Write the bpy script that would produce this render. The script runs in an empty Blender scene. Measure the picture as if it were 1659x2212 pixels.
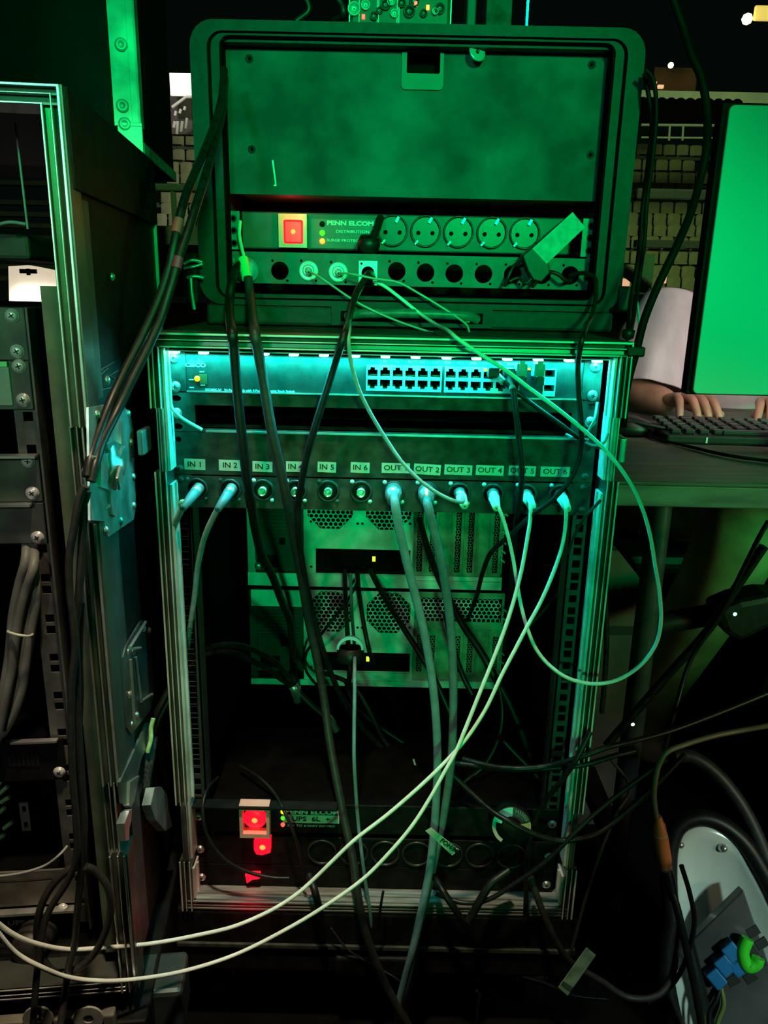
import bpy, bmesh, math, random
from mathutils import Vector, Matrix
random.seed(4)
PI = math.pi
scene = bpy.context.scene
COL = scene.collection

# ------------------------------------------------------------------ camera
FPX = 1680.0
PITCH = math.radians(16.15)
ROLL = math.radians(1.22)
CAM = Vector((0.0028, -0.8722, 1.0))
Fw = Vector((0, math.cos(PITCH), -math.sin(PITCH)))
U0 = Vector((0, math.sin(PITCH), math.cos(PITCH)))
R0 = Vector((1, 0, 0))
Rt = R0 * math.cos(ROLL) + U0 * math.sin(ROLL)
Up = -R0 * math.sin(ROLL) + U0 * math.cos(ROLL)
cd = bpy.data.cameras.new('camera')
cam = bpy.data.objects.new('camera', cd)
COL.objects.link(cam)
cam.matrix_world = Matrix(((Rt.x, Up.x, -Fw.x, CAM.x), (Rt.y, Up.y, -Fw.y, CAM.y), (Rt.z, Up.z, -Fw.z, CAM.z), (0, 0, 0, 1)))
cd.sensor_fit = 'VERTICAL'
cd.sensor_height = 24.0
cd.lens = 24.0 * FPX / 2212.0
cd.clip_start = 0.02
cd.clip_end = 200
scene.camera = cam

# ------------------------------------------------------------------ view + world
scene.view_settings.view_transform = 'Standard'
scene.view_settings.look = 'None'
scene.view_settings.gamma = 1
scene.view_settings.exposure = 0.0
scene.view_settings.use_curve_mapping = False
w = bpy.data.worlds.new('night'); scene.world = w
w.use_nodes = True
w.node_tree.nodes['Background'].inputs[0].default_value = (0.02, 0.05, 0.035, 1)
w.node_tree.nodes['Background'].inputs[1].default_value = 0.05

def light(kind, name, loc, target, power, color, size=0.1, size_y=None, spot=60, blend=0.5):
    ld = bpy.data.lights.new(name, kind)
    ld.energy = power; ld.color = color
    if kind == 'AREA':
        ld.shape = 'RECTANGLE' if size_y else 'SQUARE'
        ld.size = size
        if size_y: ld.size_y = size_y
    elif kind == 'SPOT':
        ld.spot_size = math.radians(spot); ld.spot_blend = blend; ld.shadow_soft_size = size
    else:
        ld.shadow_soft_size = size
    o = bpy.data.objects.new(name, ld); COL.objects.link(o)
    o.location = loc
    o.rotation_euler = (Vector(target) - Vector(loc)).to_track_quat('-Z', 'Y').to_euler()
    return o

# stage lights of the venue: green from the front, a faint warm one from above; the last two spots are added fill
light('SPOT', 'green_stage_light', (0.7, -3.4, 1.9), (0.04, 0.1, 1.21), 760, (0.0, 1.0, 0.16), 0.2, spot=16, blend=1.0)
light('SPOT', 'teal_stage_light', (-0.9, -3.4, 1.8), (0.0, 0.2, 1.16), 190, (0.01, 1.0, 0.50), 0.2, spot=13, blend=1.0)
light('SPOT', 'green_edge_light', (2.1, -2.2, 2.0), (-0.26, -0.2, 1.14), 150, (0.0, 1.0, 0.16), 0.1, spot=13, blend=0.9)
light('SPOT', 'green_side_light', (2.3, -1.5, 1.25), (0.70, 0.3, 0.82), 215, (0.0, 1.0, 0.24), 0.15, spot=24, blend=0.9)
light('SPOT', 'green_low_light', (0.3, -3.0, 0.95), (0.03, 0.3, 0.52), 150, (0.0, 1.0, 0.24), 0.1, spot=14, blend=0.9)
light('SPOT', 'warm_work_light', (-0.10, -0.46, 1.95), (-0.10, -0.24, 0.28), 85, (1.0, 0.80, 0.50), 0.04, spot=34, blend=0.8)
light('SPOT', 'white_side_light', (-0.55, -1.3, 1.25), (-0.38, -0.12, 0.80), 8, (1.0, 0.95, 0.90), 0.04, spot=40, blend=0.9)
light('SPOT', 'cool_fill_spot', (1.3, -1.5, 1.2), (0.57, -0.02, 0.12), 70, (0.62, 1.0, 0.82), 0.1, spot=17, blend=0.8)  # added fill that brightens the oval shell
light('SPOT', 'warm_fill_spot', (1.6, -1.0, 0.85), (0.42, 0.25, 0.46), 20, (1.0, 0.76, 0.45), 0.08, spot=30, blend=0.9)  # added fill that gives the trousers under the desk some red
# the turquoise strip under the rack's top rim
light('AREA', 'strip_light', (0.004, -0.0125, 0.9250), (0.004, -0.018, 0.40), 1.9, (0.0, 1.0, 0.92), 0.485, 0.005)
# flood light on the far stands
light('AREA', 'stand_light', (6, 8, 11), (8, 27, 3), 750, (0.66, 1.0, 0.36), 4)

light('SPOT', 'concourse_light', (-6.0, 18.0, 9.0), (-6.9, 24.0, 6.6), 900, (1.0, 0.92, 0.85), 0.3, spot=30, blend=0.5)

# ------------------------------------------------------------------ frames and pixels
class Frame:
    def __init__(s, origin=(0, 0, 0), yaw=0.0):
        s.o = Vector(origin); s.yaw = yaw
        s.M = Matrix.Translation(s.o) @ Matrix.Rotation(yaw, 4, 'Z')
        s.I = s.M.inverted()
W0 = Frame()
def ray(px, py):
    return Fw + Rt * ((px - 829.5) / FPX) - Up * ((py - 1106) / FPX)
def at(px, py, Y, fr=W0):          # point on the plane local y = Y, in local coordinates
    o = fr.I @ CAM; d = fr.I.to_3x3() @ ray(px, py)
    return o + d * ((Y - o.y) / d.y)
def atx(px, py, X, fr=W0):         # point on the plane local x = X
    o = fr.I @ CAM; d = fr.I.to_3x3() @ ray(px, py)
    return o + d * ((X - o.x) / d.x)
def atz(px, py, Z, fr=W0):
    o = fr.I @ CAM; d = fr.I.to_3x3() @ ray(px, py)
    return o + d * ((Z - o.z) / d.z)
def rect(x0, y0, x1, y1, Y, fr=W0):  # X0, X1, Zlow, Zhigh
    a, b, c, d = at(x0, y0, Y, fr), at(x1, y0, Y, fr), at(x0, y1, Y, fr), at(x1, y1, Y, fr)
    return (a.x + c.x) / 2, (b.x + d.x) / 2, (c.z + d.z) / 2, (a.z + b.z) / 2

# ------------------------------------------------------------------ materials
MATS = {}
def mat(name, col, rough=0.5, metal=0.0, emit=0.0, ecol=None, noise=0.0, nscale=30, bump=0.0, spec=0.5, col2=None, stretch=None, trans=0.0):
    if name in MATS: return MATS[name]
    m = bpy.data.materials.new(name); m.use_nodes = True
    nt = m.node_tree; b = nt.nodes['Principled BSDF']
    b.inputs['Base Color'].default_value = (*col, 1)
    b.inputs['Roughness'].default_value = rough
    b.inputs['Metallic'].default_value = metal
    b.inputs['Specular IOR Level'].default_value = spec
    if trans: b.inputs['Transmission Weight'].default_value = trans
    if emit:
        b.inputs['Emission Color'].default_value = (*(ecol or col), 1)
        b.inputs['Emission Strength'].default_value = emit
    if noise or bump:
        tc = nt.nodes.new('ShaderNodeTexCoord'); mp = nt.nodes.new('ShaderNodeMapping')
        nt.links.new(tc.outputs['Object'], mp.inputs['Vector'])
        if stretch: mp.inputs['Scale'].default_value = stretch
        n = nt.nodes.new('ShaderNodeTexNoise'); n.inputs['Scale'].default_value = nscale; n.inputs['Detail'].default_value = 6
        nt.links.new(mp.outputs[0], n.inputs['Vector'])
        if noise:
            r = nt.nodes.new('ShaderNodeValToRGB')
            c2 = col2 or tuple(min(1, c * (1 + 2.2 * noise)) for c in col)
            c1 = tuple(c * (1 - noise) for c in col)
            r.color_ramp.elements[0].position = 0.36; r.color_ramp.elements[1].position = 0.68
            r.color_ramp.elements[0].color = (*c1, 1); r.color_ramp.elements[1].color = (*c2, 1)
            nt.links.new(n.outputs['Fac'], r.inputs[0]); nt.links.new(r.outputs[0], b.inputs['Base Color'])
        if bump:
            bp = nt.nodes.new('ShaderNodeBump'); bp.inputs['Strength'].default_value = bump; bp.inputs['Distance'].default_value = 0.002
            nt.links.new(n.outputs['Fac'], bp.inputs['Height']); nt.links.new(bp.outputs[0], b.inputs['Normal'])
    MATS[name] = m
    return m
BLACK = mat('black_paint', (0.006, 0.0065, 0.0065), 0.6, noise=0.4, nscale=60, bump=0.15, spec=0.15)
PANEL = mat('black_powder_coat', (0.040, 0.048, 0.040), 0.65, noise=0.35, nscale=55, bump=0.2, spec=0.08)
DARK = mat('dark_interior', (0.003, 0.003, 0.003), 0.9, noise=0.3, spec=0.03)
PLY = mat('worn_black_board', (0.062, 0.066, 0.066), 0.75, noise=0.35, nscale=14, bump=0.25, spec=0.2)
SHELL = mat('moulded_black_plastic', (0.020, 0.022, 0.022), 0.62, noise=0.2, nscale=90, bump=0.3, spec=0.35)
ALU = mat('aluminium_extrusion', (0.62, 0.63, 0.63), 0.38, 1.0, noise=0.25, nscale=20, bump=0.05)
ALUD = mat('dull_aluminium', (0.72, 0.74, 0.72), 0.45, 0.25, noise=0.25, nscale=20)
ALUC = mat('shaded_channel_aluminium', (0.10, 0.11, 0.10), 0.4, 0.6, noise=0.2, nscale=20)  # dark tone stands in for shade in the edging grooves
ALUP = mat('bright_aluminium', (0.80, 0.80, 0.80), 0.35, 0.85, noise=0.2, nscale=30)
STEEL = mat('zinc_steel', (0.62, 0.63, 0.63), 0.3, 0.85, noise=0.15, nscale=40)
SHEET = mat('galvanised_sheet', (0.58, 0.62, 0.58), 0.5, 0.1, noise=0.3, nscale=18, bump=0.1)
DSHEET = mat('dull_grey_sheet', (0.022, 0.024, 0.024), 0.6, 0.2, noise=0.3, nscale=25)
RAIL = mat('grey_rack_rail', (0.05, 0.052, 0.05), 0.5, 0.3, noise=0.2, nscale=60)
RUB = mat('black_rubber', (0.007, 0.0075, 0.0075), 0.42, noise=0.3, nscale=120, spec=0.35)
RUBG = mat('grey_rubber', (0.022, 0.022, 0.0215), 0.5, noise=0.2, nscale=120)
CYW = mat('pale_cable_jacket', (0.92, 0.90, 0.86), 0.4, noise=0.05, nscale=90)
GRYC = mat('light_grey_jacket', (0.32, 0.34, 0.35), 0.42, noise=0.1, nscale=90)
BLUEJ = mat('pale_blue_jacket', (0.13, 0.26, 0.29), 0.45, noise=0.1, nscale=90)
LABEL = mat('label_tape', (0.62, 0.66, 0.58), 0.5, noise=0.06, nscale=80)
INK = mat('black_ink', (0.01, 0.01, 0.01), 0.5, noise=0.1)
WINK = mat('white_print', (0.62, 0.66, 0.64), 0.5, noise=0.1)
SOCK = mat('grey_socket_plastic', (0.022, 0.024, 0.023), 0.35, noise=0.2, nscale=60)
BRASS = mat('nickel_contact', (0.8, 0.75, 0.6), 0.25, 0.9, noise=0.1)
RED = mat('red_lit_switch', (0.8, 0.01, 0.02), 0.3, emit=1.6, ecol=(1, 0.004, 0.02), noise=0.05)
REDC = mat('red_switch_core', (1, 0.3, 0.1), 0.3, emit=3.0, ecol=(1, 0.16, 0.03), noise=0.05)
HOOD = mat('clear_switch_hood', (0.75, 0.42, 0.38), 0.35, noise=0.1)
LEDG = mat('green_indicator', (0.1, 0.9, 0.05), 0.3, emit=0.9, ecol=(0.10, 0.9, 0.02), noise=0.05)
LEDO = mat('orange_indicator', (1, 0.3, 0.05), 0.3, emit=2.5, ecol=(1, 0.2, 0.03), noise=0.05)
LEDR = mat('red_indicator', (1, 0.05, 0.08), 0.3, emit=2.0, ecol=(1, 0.08, 0.06), noise=0.05)
LEDA = mat('amber_indicator', (1, 0.7, 0.0), 0.3, emit=4.0, ecol=(1, 0.62, 0.0), noise=0.05)
LEDL = mat('lime_indicator', (0.6, 1, 0.0), 0.3, emit=2.5, ecol=(0.5, 1.0, 0.02), noise=0.05)
LEDC = mat('turquoise_led', (0.5, 1, 0.95), 0.3, emit=22.0, ecol=(0.25, 1, 0.9), noise=0.02)
REDT = mat('red_tape', (0.62, 0.05, 0.07), 0.5, noise=0.1)
MAGT = mat('magenta_tape', (0.25, 0.02, 0.07), 0.5, noise=0.1)

# ------------------------------------------------------------------ mesh builder
def tag(o, label=None, cat=None, group=None, kind=None):
    if label: o['label'] = label
    if cat: o['category'] = cat
    if group: o['group'] = group
    if kind: o['kind'] = kind
    return o
def empty(name, loc=(0, 0, 0), yaw=0.0, label=None, cat=None, group=None, parent=None):
    o = bpy.data.objects.new(name, None); COL.objects.link(o)
    o.empty_display_size = 0.02
    o.location = loc; o.rotation_euler = (0, 0, yaw)
    if parent: o.parent = parent
    return tag(o, label, cat, group)
def spline(pts, n=10):
    pts = [Vector(p) for p in pts]
    if len(pts) < 3: return pts
    P = [pts[0] * 2 - pts[1]] + pts + [pts[-1] * 2 - pts[-2]]
    out = []
    for i in range(1, len(P) - 2):
        p0, p1, p2, p3 = P[i - 1], P[i], P[i + 1], P[i + 2]
        t0 = 0; t1 = t0 + max(1e-5, (p1 - p0).length) ** 0.5; t2 = t1 + max(1e-5, (p2 - p1).length) ** 0.5; t3 = t2 + max(1e-5, (p3 - p2).length) ** 0.5
        for k in range(n):
            t = t1 + (t2 - t1) * k / n
            A1 = p0 * ((t1 - t) / (t1 - t0)) + p1 * ((t - t0) / (t1 - t0))
            A2 = p1 * ((t2 - t) / (t2 - t1)) + p2 * ((t - t1) / (t2 - t1))
            A3 = p2 * ((t3 - t) / (t3 - t2)) + p3 * ((t - t2) / (t3 - t2))
            B1 = A1 * ((t2 - t) / (t2 - t0)) + A2 * ((t - t0) / (t2 - t0))
            B2 = A2 * ((t3 - t) / (t3 - t1)) + A3 * ((t - t1) / (t3 - t1))
            out.append(B1 * ((t2 - t) / (t2 - t1)) + B2 * ((t - t1) / (t2 - t1)))
    out.append(pts[-1])
    return out
class MB:
    def __init__(s): s.v = []; s.f = []; s.smooth = []
    def add(s, vs, fs, sm=False):
        k = len(s.v); s.v += [tuple(v) for v in vs]
        s.f += [tuple(i + k for i in f) for f in fs]; s.smooth += [sm] * len(fs)
        return s
    def box(s, x0, x1, y0, y1, z0, z1, M=None, c=0.0):
        if x0 > x1: x0, x1 = x1, x0
        if y0 > y1: y0, y1 = y1, y0
        if z0 > z1: z0, z1 = z1, z0
        if c > 0:
            c = min(c, (x1 - x0) * .45, (y1 - y0) * .45, (z1 - z0) * .45)
            bm = bmesh.new(); bmesh.ops.create_cube(bm, size=1)
            for v in bm.verts:
                v.co = Vector(((x0 + x1) / 2 + v.co.x * (x1 - x0), (y0 + y1) / 2 + v.co.y * (y1 - y0), (z0 + z1) / 2 + v.co.z * (z1 - z0)))
            bmesh.ops.bevel(bm, geom=bm.edges[:], offset=c, segments=2, affect='EDGES', profile=0.5)
            vs = [v.co.copy() for v in bm.verts]; fs = [[v.index for v in f.verts] for f in bm.faces]
            bm.free()
        else:
            vs = [Vector(p) for p in ((x0, y0, z0), (x1, y0, z0), (x1, y1, z0), (x0, y1, z0), (x0, y0, z1), (x1, y0, z1), (x1, y1, z1), (x0, y1, z1))]
            fs = [(0, 3, 2, 1), (4, 5, 6, 7), (0, 1, 5, 4), (1, 2, 6, 5), (2, 3, 7, 6), (3, 0, 4, 7)]
        if M: vs = [M @ v for v in vs]
        return s.add(vs, fs)
    def prism(s, pts, d):            # planar outline pts swept along vector d
        pts = [Vector(p) for p in pts]; d = Vector(d); n = len(pts)
        nrm = Vector((0, 0, 0))
        for i in range(n): nrm += pts[i].cross(pts[(i + 1) % n])
        if nrm.dot(d) > 0: pts = pts[::-1]
        vs = pts + [p + d for p in pts]
        fs = [tuple(range(n)), tuple(range(2 * n - 1, n - 1, -1))] + [((i + 1) % n, i, i + n, (i + 1) % n + n) for i in range(n)]
        return s.add(vs, fs)
    def tube(s, pts, r, seg=10, cap=True, smooth=True):
        pts = [Vector(p) for p in pts]; n = len(pts)
        if not isinstance(r, (list, tuple)): r = [r] * n
        T = []
        for i in range(n):
            a = pts[max(0, i - 1)]; b = pts[min(n - 1, i + 1)]; t = b - a
            T.append(t.normalized() if t.length > 1e-9 else Vector((0, 0, 1)))
        N = T[0].orthogonal().normalized(); vs = []
        for i in range(n):
            N = (N - T[i] * N.dot(T[i])); N = N.normalized() if N.length > 1e-6 else T[i].orthogonal().normalized()
            B = T[i].cross(N)
            for k in range(seg):
                a = 2 * PI * k / seg
                vs.append(pts[i] + (N * math.cos(a) + B * math.sin(a)) * r[i])
        fs = [(i * seg + k, i * seg + (k + 1) % seg, (i + 1) * seg + (k + 1) % seg, (i + 1) * seg + k) for i in range(n - 1) for k in range(seg)]
        s.add(vs, fs, smooth)
        if cap: s.add(vs[:seg], [tuple(range(seg - 1, -1, -1))]); s.add(vs[-seg:], [tuple(range(seg))])
        return s
    def cable(s, pts, r, n=8, seg=8): return s.tube(spline(pts, n), r, seg)
    def lathe(s, prof, origin, axis, seg=20, smooth=True, M=None):   # prof: (radius, height along axis)
        axis = Vector(axis).normalized(); N = axis.orthogonal().normalized(); B = axis.cross(N); o = Vector(origin)
        vs = []
        for (r, h) in prof:
            for k in range(seg):
                a = 2 * PI * k / seg
                vs.append(o + axis * h + (N * math.cos(a) + B * math.sin(a)) * max(r, 1e-5))
        fs = [(i * seg + k, i * seg + (k + 1) % seg, (i + 1) * seg + (k + 1) % seg, (i + 1) * seg + k) for i in range(len(prof) - 1) for k in range(seg)]
        return s.add(vs, fs, smooth)
    def plate(s, x0, x1, z0, z1, y0, y1, holes, seg=20):
        # rack plate facing -Y with real openings: holes = ('c', x, z, r) / ('r', xa, xb, za, zb) / ('p', [(x, z)...])
        bm = bmesh.new()
        def loop(ps): 
            vs = [bm.verts.new((a, y0, b)) for a, b in ps]
            return [bm.edges.new((vs[i], vs[(i + 1) % len(vs)])) for i in range(len(vs))]
        es = loop([(x0, z0), (x1, z0), (x1, z1), (x0, z1)]); hl = []
        for h in holes:
            if h[0] == 'c': ps = [(h[1] + h[3] * math.cos(2 * PI * k / seg), h[2] + h[3] * math.sin(2 * PI * k / seg)) for k in range(seg)]
            elif h[0] == 'r': ps = [(h[1], h[3]), (h[2], h[3]), (h[2], h[4]), (h[1], h[4])]
            else: ps = h[1]
            hl.append(ps); es += loop(ps)
        bmesh.ops.triangle_fill(bm, use_beauty=True, use_dissolve=False, edges=es, normal=(0, -1, 0))
        vs = [v.co.copy() for v in bm.verts]; bm.verts.index_update()
        fs = []
        for f in bm.faces:
            ids = [v.index for v in f.verts]
            if f.normal.y > 0 or (f.calc_center_median() is None): pass
            a, b, c = [vs[i] for i in ids[:3]]
            if (b - a).cross(c - a).y > 0: ids = ids[::-1]
            fs.append(ids)
        bm.free()
        s.add(vs, fs)
        s.add([v + Vector((0, y1 - y0, 0)) for v in vs], [f[::-1] for f in fs])
        for ps in [[(x0, z0), (x1, z0), (x1, z1), (x0, z1)]] + hl:
            n = len(ps)
            s.add([(a, y0, b) for a, b in ps] + [(a, y1, b) for a, b in ps], [(i, i + n, (i + 1) % n + n, (i + 1) % n) for i in range(n)])
        return s
    def hexnet(s, x0, x1, z0, z1, y, pitch, wall, thick=0.0008, inside=None):
        rr = pitch / math.sqrt(3); ri = rr - wall; row = 0; z = z0 + rr * 0.5
        while z < z1:
            x = x0 + pitch * (0.5 if row % 2 == 0 else 1.0)
            while x < x1 - pitch * 0.3:
                if inside is None or inside(x, z):
                    vs = []
                    for k in range(6):
                        a = PI / 6 + k * PI / 3
                        vs.append((x + rr * math.cos(a), y, z + rr * math.sin(a)))
                    for k in range(6):
                        a = PI / 6 + k * PI / 3
                        vs.append((x + ri * math.cos(a), y, z + ri * math.sin(a)))
                    for k in range(6):
                        a = PI / 6 + k * PI / 3
                        vs.append((x + ri * math.cos(a), y + thick, z + ri * math.sin(a)))
                    fs = [(k, (k + 1) % 6, (k + 1) % 6 + 6, k + 6) for k in range(6)] + [(k + 6, (k + 1) % 6 + 6, (k + 1) % 6 + 12, k + 12) for k in range(6)]
                    s.add(vs, fs)
                x += pitch
            z += rr * 1.5; row += 1
        return s
    def build(s, name, m, parent=None, bevel=0.0, label=None, cat=None, group=None, kind=None):
        me = bpy.data.meshes.new(name); me.from_pydata(s.v, [], s.f)
        me.materials.append(m)
        for p, sm in zip(me.polygons, s.smooth): p.use_smooth = sm
        me.update()
        o = bpy.data.objects.new(name, me); COL.objects.link(o)
        if parent: o.parent = parent
        if bevel:
            bv = o.modifiers.new('bevel', 'BEVEL'); bv.width = bevel; bv.segments = 2; bv.limit_method = 'ANGLE'
        return tag(o, label, cat, group, kind)
def copy_tree(o, parent=None):
    c = o.copy(); COL.objects.link(c); c.parent = parent
    for ch in list(o.children): copy_tree(ch, c)
    return c
def pbox(mb, x0, y0, x1, y1, Y0, Y1, fr=W0, c=0.0):    # box whose front is a photo rectangle on plane Y0
    a, b, z0, z1 = rect(x0, y0, x1, y1, Y0, fr)
    return mb.box(a, b, Y0, Y1, z0, z1, c=c)
def ptube(mb, pts, r, fr=W0, n=8, seg=8): return mb.cable([at(x, y, Y, fr) for x, y, Y in pts], r, n, seg)

def text(name, body, x, z, y, h, m, parent, align='CENTER', wide=1.0, bold=0.0, tilt=0.0, depth=0.0002, face=None):
    cu = bpy.data.curves.new(name, 'FONT'); cu.body = body; cu.size = h * 1.38; cu.align_x = align; cu.align_y = 'CENTER'
    cu.extrude = depth; cu.offset = bold * h * 0.03; cu.resolution_u = 3
    t = bpy.data.objects.new(name, cu); COL.objects.link(t)
    bpy.context.view_layer.update()
    me = bpy.data.meshes.new_from_object(t.evaluated_get(bpy.context.evaluated_depsgraph_get()))
    bpy.data.objects.remove(t)
    me.materials.clear(); me.materials.append(m)
    o = bpy.data.objects.new(name, me); COL.objects.link(o)
    rot = Matrix.Rotation(PI / 2, 4, 'X') @ Matrix.Rotation(tilt, 4, 'Z') @ Matrix.Diagonal((wide, 1, 1, 1))
    me.transform(rot)
    if face: me.transform(face)
    o.location = (x, y, z); o.parent = parent
    return o

def screw(x, y, z, r, parent, m=None, name='screw', cross=True):
    mb = MB().lathe([(r * 1.25, 0), (r * 1.25, -0.0008), (r, -0.0009), (r, -0.0016), (r * .8, -0.0026), (r * .4, -0.0031), (0.0, -0.0032)], (x, y, z), (0, 1, 0), 16)
    a = random.random() * 1.5
    o = mb.build(name, m or STEEL, parent)
    if cross:
        k = MB()
        for q in (a, a + PI / 2):
            M = Matrix.Translation((x, y, z)) @ Matrix.Rotation(q, 4, 'Y')
            k.box(-r * .5, r * .5, -0.0034, -0.002, -r * .11, r * .11, M)
        k.build('cross_slot', INK, o)
    return o
# ------------------------------------------------------------------ setting
fl = MB().box(-16, 16, -3, 40, -0.05, 0).build('floor', mat('dark_stage_floor', (0.004, 0.004, 0.004), 0.8, noise=0.3, nscale=8, spec=0.05), kind='structure')

def ridged_bar(mb, a0, a1, b0, b1, yf, depth, vertical, prof):
    # a = across the bar, b = along it; prof = list of (fraction across, offset behind the front lip)
    pts = [(a0, yf + depth)] + [(a0 + (a1 - a0) * f, yf + o) for f, o in prof] + [(a1, yf + depth)]
    if vertical: mb.prism([(a, y, b0) for a, y in pts], (0, 0, b1 - b0))
    else: mb.prism([(b0, y, a) for a, y in pts], (b1 - b0, 0, 0))
LIPS = [(0, .0012), (.16, .0012), (.18, .006), (.40, .007), (.42, .0016), (.52, .0016), (.54, .007), (.86, .006), (.88, .0012), (1, .0012)]
def edge_profile(name, parent, m_lip, a0, a1, b0, b1, yf, depth, vertical, lo=0.0, hi=0.0, ext=0.0):
    # channelled bar with raised lips; groove shade and lip highlights put into its tones
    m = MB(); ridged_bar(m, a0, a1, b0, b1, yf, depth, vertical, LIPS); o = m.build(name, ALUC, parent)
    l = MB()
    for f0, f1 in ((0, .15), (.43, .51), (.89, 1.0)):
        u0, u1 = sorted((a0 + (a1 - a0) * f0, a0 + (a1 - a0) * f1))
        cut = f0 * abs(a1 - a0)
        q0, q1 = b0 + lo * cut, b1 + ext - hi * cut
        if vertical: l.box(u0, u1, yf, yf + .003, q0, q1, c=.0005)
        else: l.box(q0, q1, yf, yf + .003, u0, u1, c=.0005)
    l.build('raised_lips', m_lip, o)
    return o

# ------------------------------------------------------------------ main rack case
YF = -0.035
xl0, xl1, zb, zt = -0.2525, 0.2625, 0.203, 0.949
case = empty('flight_case_rack', (0, 0, 0), 0, 'tall open black rack case with aluminium edges, lit turquoise under its rim', 'flight case')
# aluminium edging
tb = rect(335, 720, 1352, 765, YF)
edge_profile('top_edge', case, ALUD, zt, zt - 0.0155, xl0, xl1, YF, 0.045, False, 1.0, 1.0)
bz1 = at(800, 1926, YF).z
m = MB(); ridged_bar(m, zb, zb + 0.012, xl0 + .004, xl1 - .004, YF + .004, 0.035, False, LIPS)
m.box(xl0 + .004, xl1 - .004, YF + .008, 0.004, zb + .012, zb + .0145).box(xl0 + .004, xl1 - .004, YF + .016, YF + .020, zb + .0145, zb + .017)
m.build('bottom_edge', mat('dim_aluminium', (0.24, 0.26, 0.26), 0.4, 0.3, noise=0.3, nscale=20, stretch=(1, 8, 8)), case)
L_up = rect(316, 745, 350, 882, YF); L_mid = rect(336, 882, 364, 1022, YF); L_low = rect(330, 1022, 375, 1745, YF)
R_up = rect(1300, 735, 1352, 905, YF)
L_b = rect(392, 1860, 410, 1962, YF); R_b = rect(1214, 1875, 1238, 1975, YF)
zs = [zt - .001, at(800, 893, YF).z, at(800, 1030, YF).z, at(800, 1750, YF).z, at(800, 1872, YF).z, zb]
for sgn, ox in ((-1, xl0), (1, xl1)):
    w_ = 0.026
    inn = lambda o, wd: (ox - sgn * o, ox - sgn * (o + wd))
    for (z1, z0, off, wd, nm) in ((zs[0], zs[1], 0.0, 0.0125, 'side_edge'), (zs[2], zs[3], 0.0, 0.0135, 'side_edge'), (zs[4], zs[5], 0.0, 0.014, 'side_edge')):
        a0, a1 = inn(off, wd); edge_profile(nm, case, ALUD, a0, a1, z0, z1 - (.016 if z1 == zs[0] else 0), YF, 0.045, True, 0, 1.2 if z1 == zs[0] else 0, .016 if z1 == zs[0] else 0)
        m = MB().box(*sorted((a1 - sgn * .0005, a1 - sgn * .0035)), YF + .008, -0.003, z0, z1 - .016 * (nm == 'side_edge' and off == 0))
        m.box(*sorted((a1 - sgn * .0035, a1 - sgn * .0060)), YF + .018, YF + .022, z0, z1 - .016)
        m.build('inner_return', ALUD, case)
    for (z1, z0) in ((zs[1], zs[2]), (zs[3], zs[4])):
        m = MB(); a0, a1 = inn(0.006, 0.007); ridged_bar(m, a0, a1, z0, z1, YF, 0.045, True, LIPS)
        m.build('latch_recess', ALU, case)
        MB().box(*sorted(inn(0.0135, 0.003)), YF + .008, -0.003, z0, z1).build('inner_return', ALUD, case)
    m = MB().box(*sorted((ox, ox - sgn * 0.009)), YF + 0.02, 0.62, zb + .002, zt - .002)
    m.build('side_wall', BLACK, case)
    m = MB().box(*sorted((ox - sgn * 0.009, ox - sgn * 0.012)), YF + 0.045, 0.60, zb + .03, zt - .03)
    m.build('inner_lining', DARK, case)
m = MB().box(xl0, xl1, 0.02, 0.62, zt - 0.012, zt - 0.001); m.build('top_board', PANEL, case)
m = MB().box(xl0, xl1, 0.02, 0.62, zb, zb + 0.01); m.build('bottom_board', BLACK, case)
m = MB().box(xl0 + .008, xl1 - .008, 0.61, 0.62, zb, zt - .01); m.build('back_board', DARK, case)
# ball corner plate ends / small catches beside the recess
for px, py0, py1 in ((312, 928, 982),):
    a, b, z0, z1 = rect(300, py0, 313, py1, -0.045)
    MB().box(a, b, -0.052, -0.02, z0, z1, c=.002).build('latch_tongue', STEEL, case)
a, b, z0, z1 = rect(1335, 945, 1350, 1000, -0.03)
MB().box(a, b, -0.036, 0.0, z0, z1, c=.002).build('latch_tongue', ALU, case)
# rack rails with square holes
def rails(parent, x0, x1, hx, z0, z1, y, m_, flange, hole=0.0047, ztop=0.926):
    hs = []; k = 0
    while True:
        zz = ztop - 0.04445 * k
        if zz < z0 + .01: break
        for d in (0, 0.015875, 0.03175):
            if z0 + .006 < zz - d < z1 - .006: hs.append(('r', hx - hole, hx + hole, zz - d - hole, zz - d + hole))
        k += 1
    mb = MB().plate(x0, x1, z0, z1, y, y + 0.002, hs)
    mb.box(flange, flange + .002, y, y + 0.03, z0, z1)
    return mb.build('rack_rail', m_, parent)
rails(case, -0.2405, -0.2215, -0.2325, zb + .03, zt - .03, 0.0005, RAIL, -0.2235)
rails(case, 0.2215, 0.2405, 0.2325, zb + .03, zt - .03, 0.0005, RAIL, 0.2215)

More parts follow.
